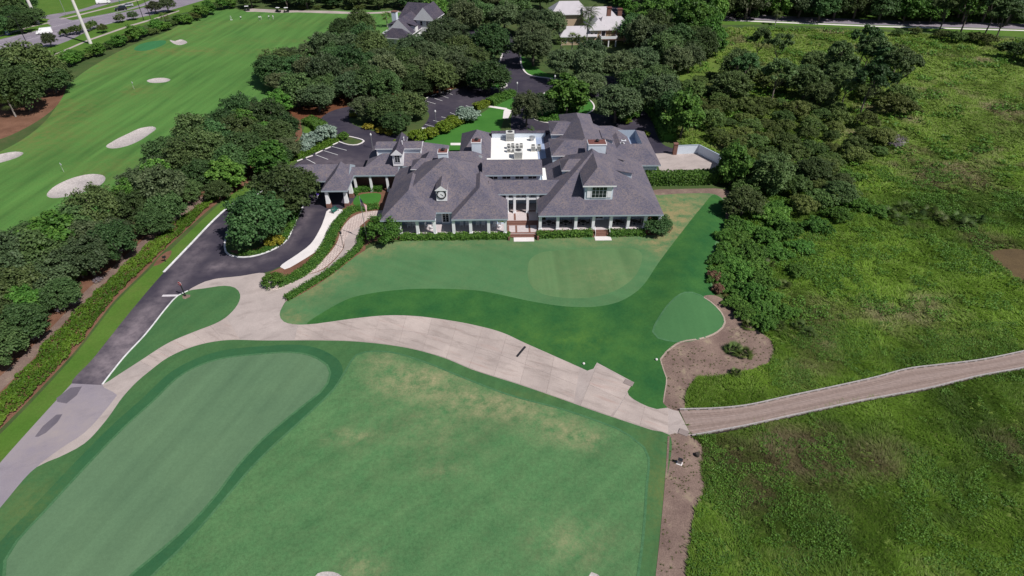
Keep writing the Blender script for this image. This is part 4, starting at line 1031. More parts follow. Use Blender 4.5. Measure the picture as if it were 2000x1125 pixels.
for s in range(3):
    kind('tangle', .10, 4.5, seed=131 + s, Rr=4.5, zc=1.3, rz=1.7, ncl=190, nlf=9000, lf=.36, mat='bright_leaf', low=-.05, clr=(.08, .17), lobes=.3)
cm, C = crown(seed=120, Rr=4.4, zc=2.6, rz=2.4, ncl=60, nlf=2600, lf=.22, mat='dead_twig', low=-.2, name='branches')
TREES['dead'] = [(trunk_mesh(120, 6, .14, C, 18, 'pale_bark'), cm, 6)]

tree_rng = random.Random(5)
def tree(key, x, y, dia, label, group, name='oak_tree', hs=1.0, cat='tree', var=None):
    tm, cm_, H = TREES[key][tree_rng.randrange(len(TREES[key])) if var is None else var]
    s = dia / 9.6
    z = float(land(x, y))
    e = empty(name, (x, y, z), tree_rng.uniform(0, 6.28), label, cat, group)
    e.scale = (s * tree_rng.uniform(.93, 1.07), s * tree_rng.uniform(.93, 1.07), s * hs * tree_rng.uniform(.8, 1.25))
    link('trunk', tm, e); link('crown', cm_, e)
    return e
def tree_px(key, px, py, dpx, label, group=None, name='oak_tree', hs=1.0, hz=None, **k):
    """crown centre seen at (px, py) with a width of dpx photo pixels."""
    zc = 4.0
    for _ in range(3):
        x, y = gp(px, py, zc); dia = dpx / ppm(y, zc)
        zc = (TREES[key][0][2] * .52) * dia / 9.6 * hs
    return tree(key, x, y, dia, label, group, name, hs, **k)

def scatter(poly_px, spacing, seed, z=4.0, n=4000):
    P = np.array([gp(px, py, z) for px, py in poly_px]); rs = np.random.default_rng(seed)
    x0, y0 = P.min(0); x1, y1 = P.max(0); out = []
    c = np.stack([rs.uniform(x0, x1, n), rs.uniform(y0, y1, n)], 1); c = c[inside(c[:, 0], c[:, 1], P)]
    for p in c:
        if all((p[0] - q[0]) ** 2 + (p[1] - q[1]) ** 2 > spacing ** 2 for q in out): out.append(p)
    return out

G1 = 'oaks between the driving range and the drive'
L1 = 'dense live oak in the belt beside the driving range'
for i, p in enumerate(scatter([(-60, 470), (70, 452), (180, 408), (245, 352), (300, 312), (360, 275), (420, 232), (480, 203), (530, 215), (575, 262), (560, 305), (490, 335), (415, 362), (322, 408), (238, 458), (165, 515), (88, 585), (10, 650), (-60, 710)], 4.6, 4)):
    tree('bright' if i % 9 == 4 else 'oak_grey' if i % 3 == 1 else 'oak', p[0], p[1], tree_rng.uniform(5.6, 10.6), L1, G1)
for px, py, d, k in ((262, 395, 70, 'bright'), (480, 250, 60, 'bright'), (430, 300, 50, 'bright'), (150, 520, 60, 'bright'), (545, 195, 60, 'bright')):
    tree_px(k, px, py, d, 'brighter yellow-green tree among the dark oaks beside the driving range', 'bright trees in the oak belt', 'broadleaf_tree')
tree_px('oak', 556, 360, 128, 'large live oak overhanging the porte-cochere from the drive island', name='oak_tree', hs=1.05)
tree_px('oak', 498, 428, 120, 'large live oak at the rounded end of the drive island', name='oak_tree')
G2 = 'oaks around the car park'
for px, py, d, k in ((762, 212, 78, 'oak'), (800, 205, 70, 'oak'), (720, 212, 66, 'oak_grey'), (770, 236, 60, 'oak'), (955, 148, 84, 'oak'), (1042, 95, 84, 'oak_grey'), (1040, 65, 70, 'oak_grey')):
    tree_px(k, px, py, d, 'spreading oak on a kerbed island of the car park', G2, hs=.85)
for i, p in enumerate(scatter([(525, 165), (545, 118), (600, 100), (680, 95), (760, 92), (840, 88), (890, 100), (935, 112), (930, 146), (870, 158), (800, 170), (720, 178), (640, 190), (590, 200)], 5.6, 8)):
    tree('oak_grey' if i % 2 else 'oak', p[0], p[1], tree_rng.uniform(7, 12.5), 'full-crowned oak in the wood between car park and driving range', 'oaks behind the car park')
for px, py, d, k in ((668, 62, 58, 'oak'), (705, 55, 56, 'oak'), (690, 82, 60, 'oak'), (655, 90, 50, 'oak')):
    tree_px(k, px, py, d, 'oak in the clump between the gabled cottage and the range', 'oaks by the gabled cottage')
for px, py, d, k in ((870, 55, 80, 'oak_grey'), (850, 85, 70, 'oak_grey'), (905, 40, 70, 'oak_grey'), (935, 22, 70, 'oak'), (985, 30, 70, 'oak_grey'), (960, 85, 76, 'oak'), (1010, 12, 60, 'oak'), (1045, 35, 70, 'oak_grey'), (1075, 55, 60, 'oak_grey'), (850, 20, 60, 'bright'), (890, 8, 60, 'oak')):
    tree_px(k, px, py, d, 'oak beside the entrance road behind the car park', 'oaks along the entrance road')
for px, py, d, k in ((1105, 122, 78, 'oak_grey'), (1150, 132, 72, 'oak_grey'), (1152, 158, 66, 'oak_grey'), (1155, 105, 60, 'oak_grey'), (1212, 130, 76, 'oak_grey'), (1245, 160, 84, 'oak'), (1285, 150, 74, 'oak'), (1290, 190, 80, 'oak_grey'), (1255, 120, 70, 'oak_grey'), (1320, 215, 70, 'oak')):
    tree_px(k, px, py, d, 'grey-green oak between the rear drive and the pale-roofed house', 'oaks behind the clubhouse')
tree_px('oak_grey', 1028, 215, 62, 'drooping oak at the left of the clubhouse drop-off', hs=1.2)
tree_px('oak_grey', 1060, 205, 52, 'slim oak beside the rear drop-off kerb')
tree_px('bright', 1108, 192, 88, 'light green round-headed tree on the drop-off island', name='broadleaf_tree', hs=.8)
tree_px('oak_grey', 1205, 205, 92, 'flat-topped oak beside the rear service drive', hs=.85)
tree_px('bright', 1334, 235, 80, 'bright green leafy tree beside the service yard wall', name='broadleaf_tree')
tree_px('bright', 1436, 318, 74, 'tall bright green tree at the end of the tall hedge', name='broadleaf_tree', hs=1.25)
tree_px('oak', 1505, 335, 84, 'dark feathery tree beside the bright green tree at the hedge end', name='pine_tree')
for px, py, d in ((213, 500, 24), (236, 486, 22), (251, 474, 22), (190, 545, 20), (120, 600, 24), (146, 588, 22), (60, 655, 34)):
    tree_px('dead', px, py, d, 'pale bare sapling at the sunny edge of the oak belt', 'bare saplings at the belt edge', 'bare_sapling', hs=1.1)
# right-hand wood and thicket
for i, p in enumerate(scatter([(1230, 60), (1260, 10), (1390, 10), (1400, 40), (1390, 100), (1330, 130), (1260, 105)], 6.0, 14)):
    tree(('oak', 'bright', 'oak_grey')[i % 3], p[0], p[1], tree_rng.uniform(8, 12), 'tall tree in the wood between pale-roofed house and meadow', 'wood beside the meadow', hs=1.2)
for i, p in enumerate(scatter([(1420, 150), (1450, 120), (1560, 130), (1640, 115), (1740, 110), (1765, 150), (1765, 195), (1700, 205), (1600, 185), (1500, 178), (1430, 185)], 7.2, 21)):
    tree(('pine', 'oak', 'scrub')[i % 3], p[0], p[1], tree_rng.uniform(8, 11.5), 'dark tree in the clump standing out in the wetland meadow', 'dark clump in the meadow', 'pine_tree', hs=1.0)
for px, py, d in ((1482, 92, 46), (1520, 105, 44), (1690, 92, 60), (1635, 125, 60), (1715, 125, 60)):
    tree_px('pine', px, py, d, 'flat-crowned pine rising above the dark clump in the meadow', 'pines above the dark clump', 'pine_tree', hs=1.15)
for i, p in enumerate(scatter([(1310, 150), (1400, 140), (1430, 190), (1520, 195), (1620, 205), (1700, 225), (1750, 260), (1740, 290), (1650, 300), (1600, 340), (1530, 330), (1470, 300), (1400, 260), (1330, 200)], 4.7, 23, z=2)):
    tree('scrub', p[0], p[1], tree_rng.uniform(3.8, 8.0), 'low grey-green shrub in the thicket between clubhouse and meadow', 'thicket between clubhouse and meadow', 'thicket_shrub', cat='shrub')
for i, p in enumerate(scatter([(1440, 330), (1560, 330), (1660, 330), (1640, 380), (1560, 400), (1480, 420), (1440, 400)], 4.4, 27, z=2)):
    tree(('scrub', 'tangle', 'oak')[i % 3], p[0], p[1], tree_rng.uniform(4.5, 8), 'dark shrub at the near edge of the thicket behind the lawn bank', 'shrubs behind the lawn bank', 'thicket_shrub', cat='shrub')
tree_px('dead', 1752, 268, 44, 'bare grey leafless shrub at the meadow edge', name='dead_shrub', cat='shrub')
for px, py, d in ((1420, 480, 46), (1440, 452, 50), (1470, 480, 54), (1412, 520, 44), (1450, 520, 54), (1425, 550, 46), (1465, 560, 50), (1490, 590, 50), (1460, 435, 46), (1500, 450, 50), (1520, 480, 50), (1475, 610, 40), (1430, 500, 50), (1405, 500, 40), (1400, 535, 36), (1440, 580, 44), (1455, 600, 40), (1500, 620, 44), (1490, 540, 50), (1480, 510, 50), (1540, 440, 50), (1440, 430, 46), (1415, 455, 36), (1510, 570, 40), (1570, 470, 44), (1600, 430, 46), (1640, 410, 44), (1560, 520, 36), (1545, 600, 34), (1680, 390, 40), (1720, 400, 40)):
    tree_px('tangle', px, py, d * 1.12, 'bright green leafy shrub on the slope right of the lawn bank', 'bright shrubs beside the bank', 'leafy_shrub', hs=1.15, cat='shrub')
tree_px('scrub', 1440, 398, 34, 'small yellowish shrub on the bare edge above the bank', name='thicket_shrub', cat='shrub')
# far edges
for i, p in enumerate(scatter([(1390, -25), (2060, -10), (2060, 30), (1900, 26), (1400, 18)], 8.0, 31, n=3000)):
    tree(('oak', 'bright', 'oak_grey')[i % 3], p[0], p[1], tree_rng.uniform(12, 16), 'dense tree in the wood beyond the far road', 'wood beyond the far road')
for px, py, d in ((1850, 22, 60), (1895, 20, 66), (1940, 30, 66), (1965, 35, 70)):
    tree_px('pine', px, py, d, 'tall dark pine on the near side of the far road', 'pines beside the far road', 'pine_tree', hs=1.0)
for px, py, d in ((1990, 90, 60), (2030, 95, 70)):
    tree_px('scrub', px, py, d, 'dark bush at the right edge of the meadow', 'bushes at the meadow edge', 'thicket_shrub', cat='shrub', hs=1.3)
for px, py, d in ((1446, 28, 17), (1474, 30, 17)):
    tree_px('oak', px, py, d, 'small round street tree beside the far road', 'street trees beside the far road')
for px, py, d in ((1790, 58, 26), (1870, 72, 34), (1905, 70, 36), (1840, 66, 30), (1930, 76, 34), (1700, 78, 24), (1755, 62, 24)):
    tree_px('scrub', px, py, d, 'low round bush in the meadow below the far road', 'bushes below the far road', 'thicket_shrub', cat='shrub')
for i, p in enumerate(scatter([(440, -22), (480, 2), (560, 6), (700, 8), (840, 6), (850, -20)], 8.5, 33, z=3)):
    tree('oak', p[0], p[1], tree_rng.uniform(9, 13), 'dark oak behind the cart track at the top of the range', 'oaks behind the cart track')
for i, p in enumerate(scatter([(860, -24), (1080, -20), (1080, 4), (870, 4)], 9, 34, z=3)):
    tree('oak_grey', p[0], p[1], tree_rng.uniform(9, 13), 'oak in the wood beyond the entrance road', 'wood beyond the entrance road')
for i, p in enumerate(scatter([(1180, -20), (1400, -12), (1400, 8), (1245, 10), (1240, 40), (1215, 18)], 8, 35, z=3)):
    tree(('oak', 'bright')[i % 2], p[0], p[1], tree_rng.uniform(9, 12), 'broad tree behind the pale-roofed house', 'trees behind the pale-roofed house')
for px, py, d in ((60, 135, 100), (20, 150, 100), (95, 150, 70), (40, 175, 90), (-20, 140, 90), (112, 148, 50)):
    tree_px('oak', px, py, d, 'very large dark oak on the mulch bed beside the main road', 'oaks on the roadside mulch bed')
for px, py, d in ((20, 25, 50), (45, 20, 46), (5, 45, 46), (35, 42, 46), (60, 28, 40), (-20, 30, 50), (15, 8, 50), (50, 2, 40)):
    tree_px('oak', px, py, d, 'dark tree in the wood across the main road', 'wood across the main road')
for px, py, d in ((95, 78, 26), (232, 32, 22), (258, 28, 20), (300, 10, 30), (325, 8, 30)):
    tree_px('oak_grey', px, py, d, 'small round street tree on the main road verge', 'street trees on the main road', hs=1.1)
for px, py, d in ((125, 60, 22), (145, 55, 26), (165, 52, 22), (180, 48, 20), (200, 55, 20)):
    tree_px('scrub', px, py, d, 'ragged yellow-green shrub on the verge by the utility pole', 'shrubs by the utility pole', 'roadside_shrub', cat='shrub', hs=1.3)
for i in range(24):
    t_ = i / 23; px = 118 + 330 * t_; py = 128 - 122 * t_ ** .93 + tree_rng.uniform(-3, 3)
    tree_px('bright' if i % 3 else 'scrub', px, py - 3, tree_rng.uniform(26, 36), 'dense green bush in the row screening the range from the road', 'bushes between range and road', 'screen_bush', cat='shrub', hs=.75)
for px, py, d in ((700, 14, 22), (650, 12, 16), (620, 13, 16), (590, 14, 16), (680, 14, 16)):
    tree_px('scrub', px, py, d, 'low clipped shrub behind the cart track', 'shrubs behind the cart track', 'clipped_shrub', cat='shrub', hs=.8)

# ------------------------------------------------------------------ bushes and hedges
def bush(px, py, dpx, hh, label, group=None, mat='hedge_leaf', name='round_bush', lf=.22, seed=1, n=4200, cat='bush', world=None):
    x, y = world or gp(px, py); r = dpx / ppm(y) / 2
    cm_, C = crown(seed, r * .86, hh * .45, hh * .55, 60, n, lf, low=-.3, lobes=.08, mat=mat, clr=(.22, .34), name='foliage')
    z = float(land(x, y)); e = empty(name, (x, y, z), 0, label, cat, group)
    link('foliage', cm_, e); link('stems', trunk_mesh(seed, hh, .05, C, 8, 'bark', .1, .2), e)
    return e
bush(752, 468, 74, 4.4, 'big round glossy green bush at the left front corner of the clubhouse', lf=.26, seed=201, n=6500, mat='hedge_leaf')
bush(1281, 452, 62, 3.0, 'loose dark green bush at the right front corner of the porch', lf=.26, seed=202, n=5000, mat='oak_leaf')
bush(536, 556, 44, 2.0, 'rounded clipped bush at the tip of the walk hedge', lf=.16, seed=203)
bush(539, 476, 40, 1.5, 'yellow variegated shrub at the edge of the drive island', mat='yellow_leaf', lf=.28, seed=204, n=1800)
for i, (px, py, d, h) in enumerate(((612, 285, 44, 3.0), (640, 272, 44, 3.2), (595, 296, 30, 2.2))):
    bush(px, py, d, h, 'silvery grey-green shrub above the left parking bays', 'silver shrubs above the parking bays', 'silver_leaf', 'silver_shrub', .4, 210 + i)
bush(912, 236, 52, 3.4, 'large silvery shrub between car park and back lawn', mat='silver_leaf', name='silver_shrub', lf=.4, seed=215)
bush(672, 272, 20, 1.8, 'clipped round green bush on the parking bay corner', lf=.2, seed=216, n=2500)
for i, (px, py, d, h) in enumerate(((815, 275, 40, 2.4), (840, 268, 34, 2.2), (868, 258, 38, 2.6), (885, 247, 36, 2.6), (900, 240, 28, 2.2), (780, 290, 30, 2))):
    bush(px, py, d, h, 'yellow-green shrub in the row between car park and back lawn', 'yellow-green shrubs by the back lawn', 'lime_leaf', 'lime_shrub', .32, 220 + i)
for i, (px, py, d, h) in enumerate(((735, 318, 22, 2.2), (728, 330, 22, 2.0), (745, 306, 20, 2.0))):
    bush(px, py, d, h, 'variegated shrub beside the left rear wall of the clubhouse', 'variegated shrubs by the rear wall', 'lime_leaf', 'variegated_shrub', .35, 230 + i)
for i, (px, py, d, h) in enumerate(((1262, 268, 14, 1.6), (1226, 242, 16, 1.6))):
    bush(px, py, d, h, 'small round yellow-green bush beside the garage roof', 'round bushes by the garage', 'lime_leaf', 'round_bush', .2, 240 + i, 2000)
for i, (px, py, d, h) in enumerate(((1215, 235, 40, 3.2), (1235, 228, 40, 3.0), (1088, 232, 34, 1.4), (1110, 215, 50, 1.2), (1300, 246, 40, 2.6))):
    bush(px, py, d, h, 'leafy green shrub beside the rear drive', 'shrubs beside the rear drive', 'bright_leaf', 'leafy_shrub', .36, 250 + i, 3000)
for i, (px, py, d, h) in enumerate(((690, 228, 16, 1.2), (720, 250, 26, 1.0), (745, 258, 24, 1.0), (760, 262, 20, .9))):
    bush(px, py, d, h, 'yellow croton on the car park island', 'yellow crotons on the island', 'yellow_leaf', 'yellow_shrub', .3, 260 + i, 900)

def hedge(name, pts, w, h, label, mat='hedge_leaf', lf=.2, dens=55, seed=1, group=None, world=False, cat='hedge', wob=.12, closed=False):
    L = np.array([p if world else gp(*p) for p in pts], float); L = catmull(L, closed, .5)
    rs = np.random.default_rng(seed); n = len(L)
    T = np.gradient(L, axis=0); T /= (np.linalg.norm(T, axis=1, keepdims=True) + 1e-9); Nn = np.stack([-T[:, 1], T[:, 0]], 1)
    seg = np.linalg.norm(np.diff(L, axis=0), axis=1).sum()
    o = L.mean(0); z0 = float(land(*o))
    e = empty(name, (o[0], o[1], z0), 0, label, cat, group)
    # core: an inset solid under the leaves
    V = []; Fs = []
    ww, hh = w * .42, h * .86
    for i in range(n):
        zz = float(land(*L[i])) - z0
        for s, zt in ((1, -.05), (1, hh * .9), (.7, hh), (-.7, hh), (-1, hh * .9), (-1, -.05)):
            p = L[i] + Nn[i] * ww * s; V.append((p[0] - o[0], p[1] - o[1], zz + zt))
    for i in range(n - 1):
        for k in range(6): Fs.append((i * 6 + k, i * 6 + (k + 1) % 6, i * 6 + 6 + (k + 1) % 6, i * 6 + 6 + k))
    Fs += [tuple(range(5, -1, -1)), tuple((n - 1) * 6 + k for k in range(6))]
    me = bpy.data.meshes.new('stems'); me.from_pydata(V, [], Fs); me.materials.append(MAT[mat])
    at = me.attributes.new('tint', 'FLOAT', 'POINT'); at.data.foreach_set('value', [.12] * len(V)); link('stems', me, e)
    m = int(seg * (w + 2 * h) * dens)
    i = rs.integers(0, n, m); t_ = rs.uniform(0, w + 2 * h, m)
    top = (t_ > h) & (t_ < h + w); side = np.where(t_ <= h, 1.0, -1.0)
    off = np.where(top, (t_ - h) - w / 2, side * w / 2); zz = np.where(top, h, np.where(t_ <= h, t_, t_ - h - w))
    p = L[i] + Nn[i] * off[:, None] + rs.normal(0, .12, (m, 2)) + T[i] * rs.uniform(-.3, .3, m)[:, None]
    ws = wob * (vnoise(p[:, 0], p[:, 1], 1.1, seed) - .5) * 2
    pz = land(p[:, 0], p[:, 1]) - z0 + zz + rs.normal(0, .05, m) + np.where(top, ws * 1.5, 0)
    nn = np.where(top[:, None], np.array([0, 0, 1.0]), np.concatenate([Nn[i] * side[:, None], np.full((m, 1), .4)], 1)) + rs.normal(0, .5, (m, 3))
    V, F_ = quads(np.stack([p[:, 0] - o[0], p[:, 1] - o[1], pz], 1), nn, lf * rs.uniform(.6, 1.4, m), rs)
    tint = np.clip(.5 + rs.normal(0, .17, m) + ws * 1.2, 0, 1)
    link('foliage', mesh_np('foliage', V, F_, 4, [MAT[mat]], {'tint': np.repeat(tint, 4)}), e)
    return e
hedge('hedge', [(785, 466), (850, 466), (920, 465), (993, 464)], 1.3, .9, 'long grassy hedge along the left porch of the clubhouse', seed=301, lf=.24, mat='hedge_leaf')
hedge('hedge', [(1052, 462), (1100, 461), (1153, 459)], 1.4, .9, 'grassy hedge between entrance terrace and porch steps', seed=302, lf=.24)
hedge('hedge', [(1191, 459), (1225, 458), (1256, 458)], 1.4, .9, 'short grassy hedge right of the porch steps', seed=303, lf=.24)
hedge('hedge', [(1262, 357), (1320, 357), (1380, 355), (1412, 350)], 2.8, 2.4, 'tall dense dark hedge beside the service yard', seed=304, lf=.32, dens=40)
hedge('hedge', [(562, 584), (600, 560), (640, 536), (675, 508), (700, 486), (706, 465), (712, 450)], 1.1, .7, 'clipped low hedge between paver walk and front lawn', seed=305)
hedge('hedge', [(545, 554), (580, 540), (615, 513), (640, 480), (652, 452), (668, 428), (690, 410), (712, 408), (738, 404)], 2.0, .55, 'wide low hedge between drive walk and paver walk', seed=306, dens=50)
hedge('hedge', [(690, 382), (700, 374), (745, 372)], 1.4, 1.0, 'green hedge below the covered walk', seed=307)
hedge('hedge', [(602, 240), (622, 248), (632, 262), (640, 270)], 3.4, 1.6, 'broad clipped hedge left of the car park corner', seed=308, lf=.28, dens=35)
hedge('hedge', [(580, 308), (610, 296), (640, 282), (655, 273)], 2.2, .8, 'low hedge behind the left parking bays', seed=309, lf=.26, dens=40, mat='cover_leaf')
hedge('hedge', [(958, 205), (990, 190), (1000, 186)], 3.0, 1.6, 'clipped hedge between garden path and car park end', seed=310, lf=.28, dens=35)
hedge('hedge', [(930, 214), (950, 206)], 2.2, 1.5, 'short clipped hedge beside the large silvery shrub', seed=311, lf=.28, dens=35, mat='lime_leaf')
hedge('hedge', [(1045, 228), (1060, 236), (1090, 237)], 1.6, .8, 'low hedge inside the drop-off island kerb', seed=312, lf=.28, dens=35, mat='bright_leaf')
hedge('hedge', [(1270, 215), (1290, 245), (1305, 275)], 3.0, 2.0, 'bushy hedge along the right side of the rear drive', seed=313, lf=.34, dens=30, mat='bright_leaf')
hedge('hedge', [(470, 496), (510, 492), (548, 474), (566, 448), (582, 412)], 1.2, .5, 'low clipped edging inside the drive island kerb', seed=314, mat='hedge_leaf')

# ------------------------------------------------------------------ ground cover bed beside the lane
def cover(name, poly_px, dens, h, lf, mat, label, seed, z=None, hn=.35):
    P = catmull([gp(*p) for p in poly_px], True, 1.0); rs = np.random.default_rng(seed)
    x0, y0 = P.min(0); x1, y1 = P.max(0); m = int((x1 - x0) * (y1 - y0) * dens)
    x, y = rs.uniform(x0, x1, m), rs.uniform(y0, y1, m); x = x + .5 * (vnoise(x, y, 1.3, seed + 7) - .5) * 2; k = inside(x, y, P); x = x + .7 * (vnoise(x, y, .9, seed + 8) - .5); x, y = x[k], y[k]; m = len(x)
    f = fbm(x, y, 1.6, seed, 3); pz = land(x, y) + h * (.35 + hn * 2 * f) * rs.uniform(.75, 1, m)
    V, F_ = quads(np.stack([x, y, pz], 1), np.stack([np.zeros(m), np.zeros(m), np.ones(m)], 1) + rs.normal(0, .6, (m, 3)), lf * rs.uniform(.6, 1.4, m), rs)
    tint = np.clip(.05 + .8 * fbm(x, y, 5, seed + 5, 4) + .5 * (f - .4) + rs.normal(0, .16, m), 0, 1)
    return tag(link(name, mesh_np(name, V, F_, 4, [MAT[mat]], {'tint': np.repeat(tint, 4)})), kind='stuff')
cover('ground_cover', [(-60, 895), (0, 838), (83, 752), (150, 680), (190, 626), (225, 582), (282, 527), (325, 485), (415, 400), (445, 376), (435, 374), (410, 388), (327, 449), (256, 509), (199, 562), (119, 642), (68, 702), (0, 778), (-60, 835)], 95, .5, .2, 'cover_leaf', '', 401, hn=.6)
# ------------------------------------------------------------------ cart path slabs
m, t, b = new_mat('slab_concrete')
v = coords(t)
col = ramp(t, noise(t, v, .16, 6, .62), [(.35, (.345, .285, .265)), (.65, (.45, .375, .345))])
sx = gray(t, noise(t, coords(t, (.35, 1.8, 1), -.42), .5, 7, .72), .5, .74)
col = mix(t, math_(t, 'MULTIPLY', sx, .85), col, (.215, .170, .155))
red = gray(t, noise(t, coords(t, (.25, 2.5, 1), -.42), .6, 5, .6), .58, .76)
col = mix(t, math_(t, 'MULTIPLY', red, .7), col, (.36, .24, .21))
pal = gray(t, noise(t, v, .5, 6, .7), .66, .78); col = mix(t, math_(t, 'MULTIPLY', pal, .6), col, (.5, .45, .43))
oi = t.nodes.new('ShaderNodeObjectInfo')
col = mix(t, 1.0, col, ramp(t, oi.outputs['Random'], [(0, (.95, .95, .95)), (1, (1.05, 1.05, 1.05))]), 'MULTIPLY')
f = noise(t, v, 8.0, 5, .8); col = mix(t, 1.0, col, ramp(t, f, [(.3, (.86,) * 3), (.7, (1.14,) * 3)]), 'MULTIPLY')
t.links.new(col, b.inputs['Base Color']); b.inputs['Roughness'].default_value = .85; bump(t, b, f, .3, .01); MAT['slab_concrete'] = m
cart_path = bpy.data.objects['cart_path']
class Edge:
    def __init__(s, pts, z=None):
        s.P = catmull([gp(*p, z) if z is not None else gp(*p) for p in pts], False, .4)
        d = np.concatenate([[0], np.cumsum(np.linalg.norm(np.diff(s.P, axis=0), axis=1))]); s.t = d / d[-1]; s.L = d[-1]
    def __call__(s, u): return np.array([np.interp(u, s.t, s.P[:, 0]), np.interp(u, s.t, s.P[:, 1])])
def slabs(top, bot, n, rows, gap=.045, lift=.03, inset=.12):
    T, B = Edge(top), Edge(bot)
    for i in range(n):
        for r in range(rows):
            a, c = T((i + .5) / n), B((i + .5) / n)
            gu = gap / 2 / max(T.L / n, .1); wv = np.linalg.norm(c - a); gv = gap / 2 / wv; iv = inset / wv
            u0, u1 = (i + gu) / n, (i + 1 - gu) / n
            v0 = r / rows + (iv if r == 0 else gv); v1 = (r + 1) / rows - (iv if r == rows - 1 else gv)
            nu, nv = 6, 4; V = []; Fs = []
            for k in range(nu + 1):
                for l in range(nv + 1):
                    u = u0 + (u1 - u0) * k / nu; w_ = v0 + (v1 - v0) * l / nv
                    p = T(u) * (1 - w_) + B(u) * w_; V.append((p[0], p[1], float(land(p[0], p[1])) + lift))
            q = lambda k, l: k * (nv + 1) + l
            for k in range(nu):
                for l in range(nv): Fs.append((q(k, l), q(k + 1, l), q(k + 1, l + 1), q(k, l + 1)))
            ring = [q(k, 0) for k in range(nu + 1)] + [q(nu, l) for l in range(1, nv + 1)] + [q(k, nv) for k in range(nu - 1, -1, -1)] + [q(0, l) for l in range(nv - 1, 0, -1)]
            b0 = len(V); V += [(V[j][0], V[j][1], V[j][2] - .06) for j in ring]
            for j in range(len(ring)): Fs.append((ring[j], b0 + j, b0 + (j + 1) % len(ring), ring[(j + 1) % len(ring)]))
            mb = MB(); mb.add(V, Fs); mb.build('slab', [MAT['slab_concrete']], cart_path)
slabs([(582, 634), (633, 630), (690, 622), (753, 616), (810, 617), (867, 624), (923, 634), (980, 649), (1026, 670), (1080, 694), (1132, 717)],
      [(575, 664.5), (634, 665), (696, 667), (745, 672), (793, 679), (867, 699), (923, 722), (1011, 750), (1060, 767), (1101, 781), (1120, 788)], 11, 2)
slabs([(1166, 711), (1237, 748)], [(1133, 793), (1192, 813)], 1, 2)
slabs([(1226, 766), (1236, 780), (1250, 787), (1283, 799), (1305, 797)], [(1196, 815), (1222, 823), (1250, 833), (1274, 840), (1305, 848)], 2, 1)
slabs([(273, 705), (330, 669), (384, 646), (420, 632), (441, 620)], [(300, 719), (330, 697), (380, 676), (434, 665), (470, 664.5)], 5, 1)
mb = MB()
for (a, c) in (((1009, 697), (1026, 677)),):
    (ax, ay), (cx, cy) = gp(*a), gp(*c); d = Vector((cx - ax, cy - ay, 0)); an = math.atan2(d.y, d.x)
    mb.cbox(((ax + cx) / 2, (ay + cy) / 2, float(land((ax + cx) / 2, (ay + cy) / 2)) + .036), (d.length, .35, .012), 0, an)
o = mb.build('drain_grate', [MAT['dark_iron']]); tag(o, 'dark slot drain grate set across the concrete cart path', 'drain')
for px, py, w_, d_ in ((1228, 748, 1.3, .9), (1335, 845, 1.2, .9)):
    x, y = gp(px, py); mb = MB(); mb.cbox((x, y, float(land(x, y)) + .05), (w_, d_, .06), 0, -.5); tag(mb.build('concrete_patch', [MAT['joint_concrete']]), kind='structure')
for pts in ([(110, 778), (138, 757), (160, 755), (150, 772), (130, 788), (112, 785)], [(68, 853), (84, 832), (110, 810), (122, 809), (112, 825), (90, 845), (75, 853)]):
    P = [gp(*p) for p in pts]; mb = MB(); mb.add([(x, y, float(land(x, y)) + .006) for x, y in P], [tuple(range(len(P)))[::-1]])
    tag(mb.build('asphalt_patch', [MAT['patch_asphalt']]), kind='structure')

# ------------------------------------------------------------------ boardwalk
m, t, b = new_mat('deck_wood')
v = coords(t); col = ramp(t, attr(t, 'tint'), [(0, (.215, .155, .135)), (.5, (.268, .198, .176)), (1, (.325, .25, .23))])
col = mix(t, 1.0, col, ramp(t, noise(t, v, 2.2, 6, .75), [(.3, (.78,) * 3), (.7, (1.2,) * 3)]), 'MULTIPLY')
t.links.new(col, b.inputs['Base Color']); b.inputs['Roughness'].default_value = .85; MAT['deck_wood'] = m
plain('weathered_wood', (.34, .31, .31), .85, var=.25, scale=4)
plain('dark_wood', (.05, .04, .035), .9, var=.3, scale=4)
ZD = -.42
BT = Edge([(1327, 801), (1399, 799), (1458, 793), (1537, 776), (1636, 755), (1707, 739), (1774, 721.5), (1834, 714), (1913, 704.5), (2000, 687), (2120, 660), (2240, 632)], ZD)
BB = Edge([(1351, 852), (1400, 843), (1458, 832), (1557, 810.5), (1676, 785), (1735, 774), (1814, 759), (1913, 735), (2000, 719), (2120, 690), (2240, 660)], ZD)
bo = gp(1340, 826, ZD)
bw = empty('boardwalk', (bo[0], bo[1], ZD), 0, 'long curving timber boardwalk with low kerb rails crossing the wetland', 'boardwalk')
rs = np.random.default_rng(7)
V = []; Fs = []; tint = []
nu, npl = 90, 22
for k in range(npl):
    v0, v1 = (k + .06) / npl, (k + .94) / npl; b0 = len(V); tk = np.clip(rs.normal(.45, .2) + (.3 if k in (1, 2, npl - 3, npl - 2) else 0), 0, 1)
    for i in range(nu + 1):
        u = i / nu; A, B_ = BT(u), BB(u)
        for w_, z in ((v0, -.06), (v0, 0), (v1, 0), (v1, -.06)):
            p = A * (1 - w_) + B_ * w_; V.append((p[0] - bo[0], p[1] - bo[1], z)); tint.append(np.clip(tk + .25 * math.sin(u * 40 + k * 3) * rs.random(), 0, 1))
    for i in range(nu):
        a, c = b0 + 4 * i, b0 + 4 * i + 4
        Fs += [(a, a + 1, c + 1, c), (a + 1, a + 2, c + 2, c + 1), (a + 2, a + 3, c + 3, c + 2)]
dk = link('deck_planks', mesh_np('deck_planks', np.array(V), np.array(Fs), 4, [MAT['deck_wood']], {'tint': np.array(tint)}), bw); tag(dk, kind='stuff')
